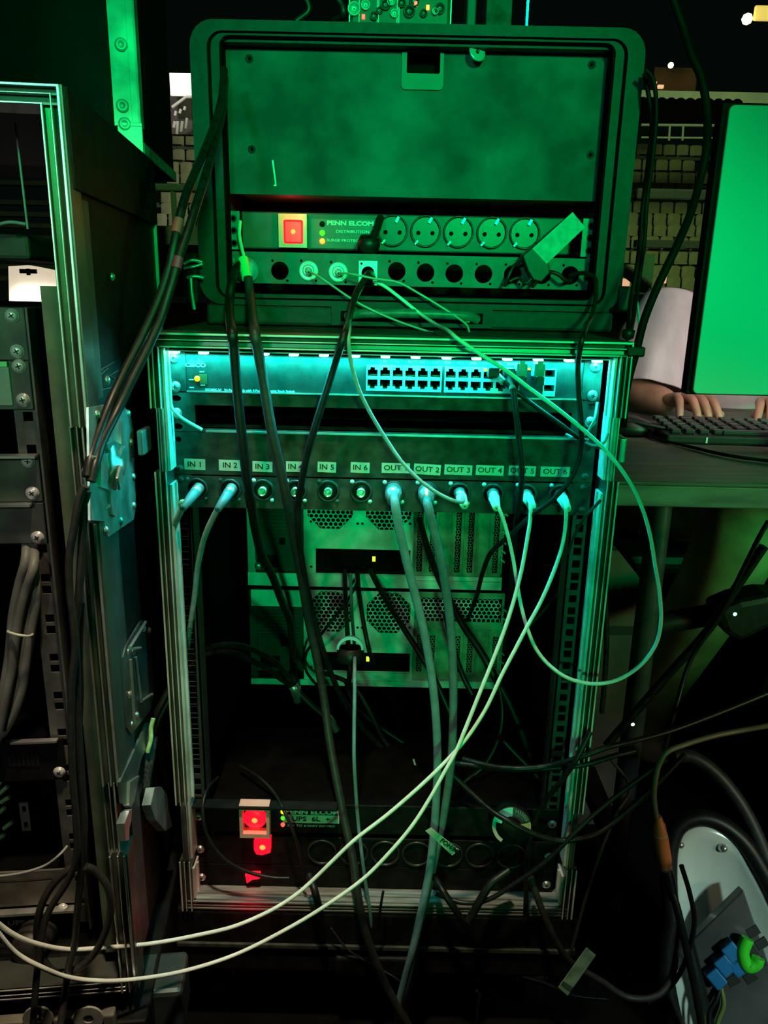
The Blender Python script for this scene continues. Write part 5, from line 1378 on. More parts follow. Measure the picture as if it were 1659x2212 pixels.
fbox('pale_wall', 300, 488, 430, 528, 18.0, mat('teal_wall', (0.15, 0.30, 0.20), 0.7, noise=0.15, nscale=1), 'plain pale green wall below the far seats in the left gap', 'wall')
fbox('dark_wall', 280, 528, 430, 640, 17.5, DARK, 'dark wall under the plain pale green wall in the left gap', 'wall')
fbox('slim_post', 371, 413, 376, 530, 17.4, MATS['green_beam'], 'slim green post below the beam in the left gap', 'post')
# lit doorway and lamps
WARM = mat('lit_doorway', (1, 0.95, 0.85), 0.5, emit=1.1, ecol=(1.0, 0.90, 0.74), noise=0.02)
fbox('lit_opening', 367, 158, 415, 206, 24.0, WARM, 'small bright cream lit opening high in the left gap', 'window', dep=.1)
fbox('grey_backdrop', 366, 206, 415, 290, 25.0, mat('mauve_wall', (0.09, 0.075, 0.075), 0.7, noise=0.3, nscale=2), 'dull mauve grey wall below the lit opening in the left gap', 'wall')
bars = [((372, 232), (402, 210)), ((402, 210), (416, 210)), ((382, 290), (384, 262)), ((391, 285), (394, 262)), ((401, 278), (404, 255)), ((378, 250), (380, 240)), ((388, 245), (391, 236)), ((398, 238), (400, 230)), ((375, 276), (378, 262))]
for i, (p, q) in enumerate(bars):
    MB().tube([at(*p, 23.8), at(*q, 23.8)], .045, 6).build('lit_bar', mat('lit_bar', (0.95, 0.92, 0.9), 0.5, noise=0.02), None, label='thin lit handrail bar below the bright opening in the left gap', cat='handrail', group='lit handrail bars in the left gap')
WL = mat('warm_lamp', (1, 0.8, 0.5), 0.4, emit=7, ecol=(1.0, 0.62, 0.25), noise=0.02)
YW = mat('yellow_lamp_cover', (0.8, 0.6, 0.15), 0.5, emit=.7, ecol=(0.9, 0.62, 0.14), noise=0.05)
OW = mat('orange_glow_panel', (0.8, 0.5, 0.3), 0.5, emit=.75, ecol=(1.0, 0.55, 0.30), noise=0.05)
def lampball(px, py, r, Y, lab):
    q = at(px, py, Y); return MB().lathe([(0, -r), (r * .7, -r * .7), (r, 0), (r * .7, r * .7), (0, r)], q, (0, 0, 1), 12).build('lamp', WL, None, label=lab, cat='lamp')
lampball(1449, 141, .075, 22, 'small bright orange lamp above the pale parapet')
lampball(1614, 41, .14, 22, 'bright warm lamp beside the yellow panel in the top right corner')
fbox('yellow_lit_panel', 1630, 11, 1720, 45, 22, YW, 'yellow lit panel in the top right corner', 'lit panel', dep=.1, c=.1)
fbox('dull_red_wall', 1412, 146, 1505, 196, 26, mat('dull_red_wall', (0.10, 0.035, 0.02), 0.8, noise=0.4, nscale=1), 'dull red wall behind the orange lamp, above the parapet', 'wall')
fbox('orange_lit_panel', 1422, 183, 1434, 190, 23, OW, 'tiny orange lit panel under the orange lamp', 'lit panel', dep=.1)
fbox('orange_lit_panel', 1413, 176, 1419, 184, 23, OW, 'tiny pale lit panel left of the orange lit one, above the parapet', 'lit panel', dep=.1)
fbox('orange_lit_panel', 1344, 602, 1360, 630, 9, OW, 'small peach lit panel between the moulded case and the person', 'lit panel', dep=.1)
fbox('orange_lit_panel', 1426, 594, 1440, 612, 9, OW, "small orange lit panel at the person's shoulder", 'lit panel', dep=.1)
fbox('green_lit_board', 1378, 548, 1412, 620, 10, mat('green_board', (0.2, 0.7, 0.35), 0.5, noise=0.05), 'bright green board between the moulded case and the person', 'board', dep=.1)
m = MB().tube([at(1345, 580, 6), at(1400, 622, 6)], .05, 10).build('slanted_pipe', mat('green_grey_pipe', (0.2, 0.3, 0.2), 0.5, noise=0.1), None, label='slanted grey green pipe above the person', cat='pipe')
# glowing sheets added for floodlit seats seen through the left rack
fw = empty('floodlit_seats_glow', (0, 0, 0), 0, 'cream white glow for floodlit seats seen through the open bay of the left rack', 'window')
P = [at(x, y, 3.0) for x, y in ((18, 575), (60, 573), (126, 586), (140, 655), (140, 668), (20, 668))]
MB().prism(P, (0, .05, 0)).build('glow_sheet', mat('cream_glow', (0.9, 0.85, 0.75), 0.5, emit=.62, ecol=(1, .84, .60), noise=0.02), fw)
P = [at(x, y, 2.98) for x, y in ((24, 632), (40, 622), (70, 622), (100, 624), (140, 634), (140, 672), (22, 668))]
MB().prism(P, (0, .01, 0)).build('glare', mat('white_glare', (1, 1, 1), 0.5, emit=3.2, ecol=(1, .95, .84), noise=0.02), fw)
q = at(60, 585, 2.95); MB().box(q.x - .04, q.x + .04, 2.95, 2.96, q.z - .012, q.z + .008).box(q.x - .008, q.x + .008, 2.95, 2.96, q.z - .02, q.z + .01).build('dark_fitting', INK, fw)
# ------------------------------------------------------------------ cables
def cab(label, pts, r, m_=RUB, name='cable', cat='cable', n=8, seg=10, group=None):
    return ptube(MB(), pts, r, W0, n, seg).build(name, m_, None, label=label, cat=cat, group=group)
def bnc(parent, p, d, m_=STEEL, L_=.022, r=.0065, boot=None, bl=.024):
    d = Vector(d).normalized()
    o = MB().lathe([(r * .9, 0), (r, .001), (r, L_ * .55), (r * .8, L_ * .6), (r * .75, L_), (.002, L_)], p, d, 16)
    o = o.build('plug', m_, parent)
    if boot: MB().lathe([(r * .85, L_ * .4), (r * .95, L_ * .6), (r * .62, L_ + bl), (.001, L_ + bl)], p, d, 14).build('boot', boot, parent)
    return o
SQ = [cq[i] for i in range(12)]
# OUT and IN leads
CYB = mat('blue_boot', (0.06, 0.22, 0.28), 0.45, noise=0.08)
def q3(i, Y): return (cx[i][0], cx[i][1], Y)
o = cab('blue booted lead in the IN 1 socket, with a green ring, curving down left', [(418, 1066, -.022), (400, 1088, -.034), (388, 1110, -.030), (372, 1150, -.02), (364, 1220, -.012), (363, 1300, -.005), (368, 1370, .0), (376, 1440, .01)], .0036, GRYC, 'video_cable')
a, b = at(431, 1052, -.004), at(406, 1084, -.034); bnc(o, a, b - a, boot=CYB)
c = at(393, 1086, -.036); MB().lathe([(.0030, -.0015), (.0062, -.0015), (.0062, .0015), (.0030, .0015)], at(397, 1090, -.035), b - a, 14).build('green_ring', mat('green_ring', (0.3, .8, .35), 0.4, noise=0.05), o)
o = cab('blue booted lead in the IN 2 socket, curving down left', [(490, 1066, -.022), (474, 1094, -.034), (462, 1115, -.028), (442, 1160, -.018), (428, 1220, -.008), (420, 1290, .0), (410, 1360, .006), (402, 1420, .02)], .0034, GRYC, 'video_cable')
a, b = at(502, 1053, -.004), at(480, 1086, -.034); bnc(o, a, b - a, boot=CYB)
o = cab('left of the two thick pale blue leads, hanging from the OUT sockets to the floor', [(850, 1064, -.016), (853, 1085, -.034), (862, 1140, -.034), (878, 1210, -.030), (898, 1290, -.026), (917, 1370, -.024), (931, 1450, -.024), (941, 1540, -.026), (945, 1640, -.026), (942, 1730, -.026), (936, 1810, -.030), (926, 1890, -.040), (910, 1970, -.05), (892, 2050, -.055), (876, 2110, -.05), (862, 2170, -.045), (858, 2240, -.04)], .0052, BLUEJ, 'video_cable')
a = at(850, 1058, -.003); bnc(o, a, (0, -1, -.25), r=.0098, L_=.026)
o = cab('right, duller one of the two thick pale blue leads from the OUT sockets', [(921, 1066, -.016), (924, 1090, -.034), (936, 1140, -.034), (952, 1210, -.030), (966, 1290, -.022), (975, 1370, -.020), (979, 1460, -.020), (979, 1550, -.022), (975, 1640, -.022), (965, 1720, -.020), (953, 1790, -.022), (940, 1850, -.026), (925, 1920, -.03), (905, 2000, -.036), (892, 2080, -.034), (880, 2140, -.03), (872, 2240, -.03)], .0052, mat('dusky_jacket', (0.09, 0.18, 0.20), 0.45, noise=0.1, nscale=90), 'video_cable')
a = at(921, 1059, -.003); bnc(o, a, (0, -1, -.25), r=.0098, L_=.026)
o = cab('thin pale lead looping down from the moulded case into the OUT 3 socket', [(786, 612, .168), (765, 655, .14), (756, 690, .06), (755, 711, -.03), (753, 730, -.048), (757, 775, -.045), (775, 840, -.040), (800, 892, -.035), (835, 950, -.032), (870, 1000, -.034), (910, 1040, -.038), (950, 1068, -.040), (985, 1083, -.038), (1000, 1083, -.030), (999, 1074, -.022)], .0022, GRYC, 'video_cable')
bnc(o, at(992, 1062, -.003), (.15, -1, -.35), r=.0068, L_=.02, boot=CYW, bl=.01)
o = cab('cream lead into OUT 4, swinging in a big loop past the right rim', [(1065, 1072, -.022), (1075, 1092, -.032), (1088, 1125, -.034), (1098, 1160, -.034), (1108, 1205, -.034), (1117, 1260, -.036), (1126, 1310, -.040), (1140, 1360, -.046), (1160, 1405, -.05), (1190, 1440, -.055), (1230, 1466, -.058), (1280, 1477, -.060), (1330, 1470, -.062), (1380, 1440, -.064), (1415, 1395, -.066), (1427, 1350, -.068), (1426, 1290, -.070), (1415, 1220, -.072), (1404, 1155, -.072), (1388, 1100, -.070), (1365, 1050, -.068), (1335, 1005, -.064), (1300, 965, -.058), (1262, 930, -.05), (1200, 880, -.044), (1140, 836, -.036), (1095, 802, -.038), (1045, 770, -.045), (1000, 740, -.048), (985, 729, -.048), (970, 716, -.03), (940, 700, .08), (900, 672, .135), (860, 640, .14), (830, 618, .15), (803, 606, .165)], .0022, CYW, 'video_cable')
bnc(o, at(1064, 1064, -.003), (.05, -1, -.35), r=.0068, L_=.02, boot=CYW, bl=.012)
o = cab('cream lead from OUT 5 sweeping to the lower left, lower of the two', [(1140, 1078, -.024), (1146, 1096, -.034), (1145, 1125, -.036), (1138, 1170, -.040), (1128, 1225, -.045), (1112, 1290, -.052), (1090, 1360, -.06), (1065, 1425, -.066), (1035, 1500, -.072), (1005, 1575, -.078), (985, 1623, -.082), (960, 1668, -.086), (930, 1722, -.090), (890, 1784, -.095), (840, 1843, -.10), (785, 1898, -.105), (698, 1960, -.115), (623, 2005, -.125), (509, 2062, -.145), (400, 2097, -.17), (304, 2114, -.20), (228, 2119, -.22), (152, 2112, -.24), (89, 2089, -.26), (38, 2061, -.27), (0, 2020, -.28), (-40, 1960, -.29)], .0023, CYW, 'video_cable')
bnc(o, at(1136, 1066, -.003), (.12, -1, -.35), r=.0068, L_=.02, boot=CYW, bl=.012)
o = cab('cream lead from OUT 6 sweeping to the lower left, upper of the two', [(1213, 1078, -.024), (1222, 1096, -.034), (1222, 1130, -.036), (1214, 1180, -.042), (1196, 1235, -.048), (1168, 1300, -.056), (1138, 1355, -.062), (1108, 1412, -.068), (1083, 1460, -.072), (1050, 1530, -.076), (1010, 1592, -.078), (975, 1632, -.078), (925, 1682, -.080), (840, 1757, -.084), (765, 1815, -.090), (720, 1858, -.095), (677, 1900, -.10), (640, 1932, -.108), (590, 1964, -.118), (509, 2000, -.135), (428, 2020, -.155), (329, 2038, -.18), (228, 2047, -.21), (152, 2051, -.23), (89, 2041, -.25), (38, 2023, -.265), (0, 1998, -.275), (-40, 1960, -.29)], .0023, CYW, 'video_cable')
bnc(o, at(1209, 1066, -.003), (.12, -1, -.35), r=.0068, L_=.02, boot=CYW, bl=.012)
# switch leads
o = cab('black network lead from the switch crossing to the right edge of the rack', [(1072, 806, -.014), (1088, 824, -.026), (1120, 850, -.030), (1165, 884, -.030), (1210, 916, -.030), (1250, 946, -.030), (1270, 958, -.028), (1300, 966, -.02)], .0026, RUB, 'network_cable')
a = at(1062, 802, -.004); MB().box(-.006, .006, -.022, .006, -.005, .006, Matrix.Translation(a), c=.0015).build('plug', RUB, o)
MB().tube([at(1066, 804, -.016), at(1088, 826, -.028)], .0040, 10).build('boot', GRYC, o)
o = cab('black network lead from the switch hanging straight down past the OUT 5 label', [(1098, 812, -.014), (1108, 838, -.030), (1113, 880, -.034), (1120, 940, -.034), (1127, 1000, -.034), (1125, 1060, -.030), (1115, 1130, -.005), (1110, 1200, .02), (1100, 1320, .05), (1090, 1400, .08)], .0034, RUB, 'network_cable')
MB().tube([at(1098, 814, -.018), at(1108, 842, -.032)], .0040, 10).build('boot', BLUEJ, o)
a = at(1096, 804, -.004); MB().box(-.006, .006, -.018, .006, -.005, .006, Matrix.Translation(a), c=.0015).build('plug', SOCK, o)
for px, py, lab in ((1121, 800, 'clear tabbed network plug in the switch, left of the optical ports'), (1159, 800, 'clear tabbed network plug nearest the optical ports')):
    a = at(px, py, -.004)
    o = MB().box(-.006, .006, -.020, .004, -.007, .009, Matrix.Translation(a), c=.0015).build('network_plug', BLUEJ, None, label=lab, cat='plug')
    MB().box(-.0045, .0045, -.026, -.008, -.014, -.004, Matrix.Translation(a), c=.001).build('boot', SOCK, o)
    MB().box(-.003, .003, -.021, -.019, .002, .012, Matrix.Translation(a), c=.0005).build('clip', GRYC, o)
o = cab('thin pale wire loop at the right edge of the rack, beside the lowest pale screw', [(1290, 870, -.012), (1282, 910, -.03), (1264, 938, -.030), (1240, 945, -.025), (1222, 938, -.02)], .0015, GRYC, 'thin_wire')
o = cab('thin dark wire curving round below the right edge latch recess', [(1262, 955, -.03), (1285, 963, -.036), (1305, 955, -.036), (1314, 936, -.034)], .0015, GRYC, 'thin_wire')
# upper case cables
o = cab('black mains cable with a bend at the blue power connector, left of its neighbour', [(522, 570, .155), (508, 585, .145), (500, 615, .13), (496, 650, .12), (497, 690, .05), (500, 708, -.03), (502, 722, -.050), (505, 750, -.048), (511, 830, -.045), (520, 920, -.045), (529, 1000, -.042), (537, 1060, -.035), (543, 1092, -.02), (553, 1150, .03), (566, 1200, .08), (589, 1246, .13), (608, 1297, .18), (626, 1340, .22), (631, 1390, .24), (634, 1450, .25), (638, 1480, .25)], .0056, RUB, 'power_cable')
a, b = at(638, 1480, .25), at(642, 1512, .25); bnc(o, a, b - a, r=.0085, L_=.03, m_=STEEL)
o = cab('black mains cable hanging from the moulded case right down to the floor, crossing the computers', [(536, 600, .14), (541, 640, .125), (546, 685, .06), (549, 708, -.03), (551, 724, -.050), (558, 760, -.048), (570, 830, -.045), (585, 920, -.045), (602, 1000, -.042), (622, 1090, -.035), (637, 1170, -.010), (652, 1250, .02), (667, 1340, .04), (684, 1420, .045), (700, 1510, .045), (712, 1600, .03), (728, 1690, .01), (746, 1780, -.01), (763, 1860, -.03), (772, 1930, -.045), (786, 2000, -.05), (812, 2080, -.05), (845, 2150, -.05), (885, 2220, -.05)], .0056, RUBG, 'power_cable')
a = at(530, 575, .15); MB().tube([at(525, 560, .158), at(534, 602, .142)], .0068, 12).build('green_collar', mat('green_collar', (0.25, 0.75, 0.28), 0.4, noise=0.08), o)
cab('short pale green strap over the left rack ear of the moulded case', [(519, 478, .18), (517, 505, .172), (521, 530, .168), (527, 555, .160)], .0022, mat('pale_green_strap', (0.4, 0.7, 0.5), 0.5, noise=0.08), 'strap', 'strap')
o = cab('black lead from the bright square flange running down past the IN 4 label', [(795, 592, .165), (786, 606, .15), (770, 632, .135), (760, 665, .12), (753, 695, .05), (748, 711, -.03), (742, 728, -.050), (722, 790, -.045), (700, 860, -.045), (678, 930, -.045), (662, 990, -.042), (652, 1040, -.036), (644, 1090, -.028), (645, 1150, -.02), (655, 1230, .01), (672, 1310, .04), (696, 1400, .05), (735, 1500, .08), (790, 1580, .12), (850, 1640, .15)], .0040, RUB, 'power_cable')
a = at(797, 596, .172); MB().lathe([(.0085, .0), (.0085, -.018), (.0075, -.026), (.004, -.03)], (a.x, .188, a.z), (0, 1, .35), 18).build('plug', RUB, o)
o = cab('black plug and short lead in the leftmost mains socket, its upper end dark', [(822, 470, .225), (812, 500, .205), (800, 522, .195), (795, 540, .19)], .005, RUB, 'mains_lead')
a = at(797, 524, .195); MB().lathe([(.001, -.012), (.014, -.010), (.015, .0), (.012, .008), (.001, .009)], a, (.1, -.3, 1), 18).build('plug_body', RUB, o)
THN = mat('thin_pale_jacket', (0.55, 0.42, 0.36), 0.45, noise=0.08)
o = cab('thin pale lead from the first ringed socket slanting right over the handle', [(667, 586, .175), (690, 598, .150), (722, 620, .14), (760, 646, .135), (800, 668, .132), (850, 690, .13), (900, 708, .12), (945, 722, .10)], .0014, THN, 'thin_lead')
bnc(o, at(667, 585, .186), (0.1, -1, -.1), r=.0045, L_=.014, m_=NEU)
o = cab('thin pale lead from the second ringed socket curving right to the orange tab', [(731, 589, .175), (760, 592, .155), (810, 602, .145), (860, 610, .14), (905, 634, .138), (945, 658, .136), (985, 684, .134), (1008, 702, .128), (1014, 718, .12)], .0014, THN, 'thin_lead')
bnc(o, at(731, 588, .186), (0.1, -1, -.1), r=.0045, L_=.014, m_=NEU)
a_, b_, zz0, zz1 = rect(1003, 676, 1016, 698, YB - .004); MB().box(a_, b_, YB - .010, YB - .002, zz0, zz1, c=.002).build('orange_tab', mat('orange_brown_tab', (0.45, 0.18, 0.07), 0.6, noise=0.1), None, label='small orange brown tab at the right end of the carry handle', cat='tab')
o = cab('thin black lead from the moulded case crossing the OUT 6 label', [(1231, 596, .175), (1262, 590, .16), (1284, 600, .15), (1287, 640, .135), (1280, 675, .12), (1267, 700, .05), (1263, 713, -.03), (1258, 730, -.048), (1249, 780, -.045), (1250, 850, -.045), (1256, 920, -.045), (1254, 975, -.042), (1235, 1030, -.042), (1195, 1078, -.040), (1150, 1112, -.035), (1100, 1158, -.02), (1062, 1192, .0), (1044, 1232, .03), (1030, 1285, .08), (1010, 1340, .15)], .0029, RUB, 'thin_lead')
# labelled adapter hanging in the right end of the power strip
ad = cab('black adapter with a big blank label, hanging at the right of the power strip', [(1165, 600, .172), (1185, 588, .165), (1205, 592, .162), (1222, 606, .165), (1234, 604, .18)], .0026, RUB, 'adapter', 'adapter')
P = [at(x, y, .160) for x, y in ((1128, 552), (1146, 537), (1238, 460), (1259, 488), (1250, 505), (1186, 562), (1188, 590), (1170, 610), (1152, 605), (1140, 585))]
MB().prism(P, (0, .022, 0)).build('adapter_body', RUB, ad, bevel=.0015)
P = [at(x, y, .1595) for x, y in ((1150, 537), (1237, 458), (1264, 491), (1181, 570))]
MB().prism(P, (0, .0008, 0)).build('blank_label', mat('green_grey_label', (0.30, 0.34, 0.30), 0.55, noise=0.15, nscale=90), ad)
k = MB(); 
for pts in ([(1130, 560, .165), (1110, 575, .17), (1098, 598, .17), (1090, 618, .165)], [(1150, 600, .165), (1135, 612, .165), (1120, 600, .17), (1100, 608, .17)], [(1160, 606, .165), (1150, 620, .16)]): ptube(k, pts, .0022)
k.build('short_leads', RUB, ad)
# pair of long black cables hanging at the left of the moulded case
o = cab('black cable with a red tape band, hanging left of the moulded case', [(484, 150, .12), (482, 195, .10), (470, 250, .06), (448, 310, .02), (422, 370, -.02), (402, 420, -.05), (388, 470, -.07), (378, 520, -.08), (368, 570, -.085), (345, 640, -.095), (310, 720, -.11), (270, 800, -.13), (240, 865, -.15), (215, 930, -.18), (195, 990, -.21), (188, 1030, -.22)], .0044, RUB, 'long_cable')
k = MB().tube([at(387, 474, -.072), at(380, 504, -.079)], .0050, 12).build('tape_band', REDT, o)
o = cab('black cable with a magenta tape band, hanging left of the moulded case', [(486, 170, .13), (480, 240, .08), (464, 310, .03), (444, 380, -.02), (425, 440, -.05), (406, 500, -.07), (385, 560, -.085), (372, 610, -.092), (350, 680, -.10), (322, 745, -.115), (285, 820, -.135), (252, 890, -.155), (222, 950, -.185), (206, 1000, -.21), (196, 1040, -.22)], .0044, RUB, 'long_cable')
k = MB().tube([at(386, 556, -.0848), at(381, 580, -.0885)], .0050, 12).build('tape_band', MAGT, o)
# cables right of the moulded case
o = cab('thick black cable swinging down in front of the desk, held by a black clip', [(1440, -40, .12), (1475, 60, .11), (1492, 115, .10), (1515, 170, .09), (1527, 240, .08), (1526, 320, .06), (1512, 390, .05), (1492, 460, .03), (1458, 540, .01), (1420, 620, .0), (1392, 690, -.01), (1374, 760, -.02), (1360, 810, -.02), (1350, 860, -.015), (1346, 920, .0)], .0045, mat('matt_black_jacket', (0.003, 0.003, 0.003), 0.6, noise=0.2, spec=0.12), 'long_cable')
P = [at(x, y, -.036) for x, y in ((1354, 748), (1396, 750), (1393, 772), (1354, 771))]
MB().prism(P, (0, .03, 0)).build('cable_clip', RUB, None, bevel=.002, label='black cable clip sticking out of the right edge of the open rack', cat='clip')
cab('thin black lead running down the right side of the moulded case, the left of two', [(1392, 160, .14), (1400, 200, .13), (1408, 260, .13), (1400, 350, .13), (1388, 450, .13), (1378, 560, .13), (1362, 650, .12), (1356, 715, .08)], .0026, MATS['matt_black_jacket'], 'thin_lead')
cab('thin black lead running down the right side of the moulded case, the right of two', [(1394, 150, .12), (1410, 170, .12), (1418, 240, .12), (1410, 340, .12), (1397, 440, .11), (1392, 520, .11), (1378, 620, .1), (1366, 700, .06), (1358, 730, .0)], .0026, MATS['matt_black_jacket'], 'thin_lead')
MB().lathe([(0, -.007), (.006, -.004), (.007, .004), (0, .007)], at(1357, 722, -.02), (0, 0, 1), 12).build('cable_end', RUB, None, label='small black cable end resting on the top right corner of the open rack', cat='plug')
cab('thin grey lead bending over the front of the monitor side person, beside the thick cable', [(1375, 640, .2), (1380, 690, .2), (1378, 730, .2), (1368, 770, .2)], .0014, GRYC, 'thin_lead')
# cables in front of the computers
o = cab('cyan lit thin lead hanging straight down from the hook strap to the dark', [(757, 1240, .28), (760, 1320, .20), (766, 1400, .10), (766, 1440, .02), (766, 1500, .0), (765, 1570, -.01), (765, 1640, -.02), (768, 1700, -.02), (774, 1780, -.02), (782, 1850, -.03), (790, 1910, -.03), (800, 1975, -.03), (805, 2060, -.02)], .0024, BLUEJ, 'network_cable')
vs_ = MB(); cvl = at(757, 1398, .06)
vp = []
for k in range(15):
    a = PI * k / 14; vp.append((math.cos(a), math.sin(a)))
for i in range(14):
    for (dy, ) in ((0,),):
        a, b = vp[i], vp[i + 1]
        vs_.add([(cvl.x + .0145 * a[0], cvl.y - .008, cvl.z + .0145 * a[1]), (cvl.x + .0145 * b[0], cvl.y - .008, cvl.z + .0145 * b[1]), (cvl.x + .0145 * b[0], cvl.y + .012, cvl.z - .004 + .0145 * b[1]), (cvl.x + .0145 * a[0], cvl.y + .012, cvl.z - .004 + .0145 * a[1])], [(0, 1, 2, 3)])
        vs_.add([(cvl.x + .0145 * a[0], cvl.y - .008, cvl.z + .0145 * a[1]), (cvl.x + .0145 * b[0], cvl.y - .008, cvl.z + .0145 * b[1]), (cvl.x + .0175 * b[0], cvl.y - .007, cvl.z + .0185 * b[1]), (cvl.x + .0175 * a[0], cvl.y - .007, cvl.z + .0185 * a[1])], [(0, 1, 2, 3)])
vo = vs_.build('hook_strap', mat('turquoise_strap', (0.15, 0.6, 0.6), 0.7, noise=0.1), None, label='turquoise hook and loop strap round the leads in front of the lower computer', cat='strap'); sd = vo.modifiers.new('t', 'SOLIDIFY'); sd.thickness = .0008
MB().lathe([(.0165, -.014), (.018, -.012), (.018, .004), (.0155, .006), (.0150, -.010)], (cvl.x, cvl.y + .004, cvl.z - .008), (0, .2, 1), 24).build('strap_roll', RUB, vo)
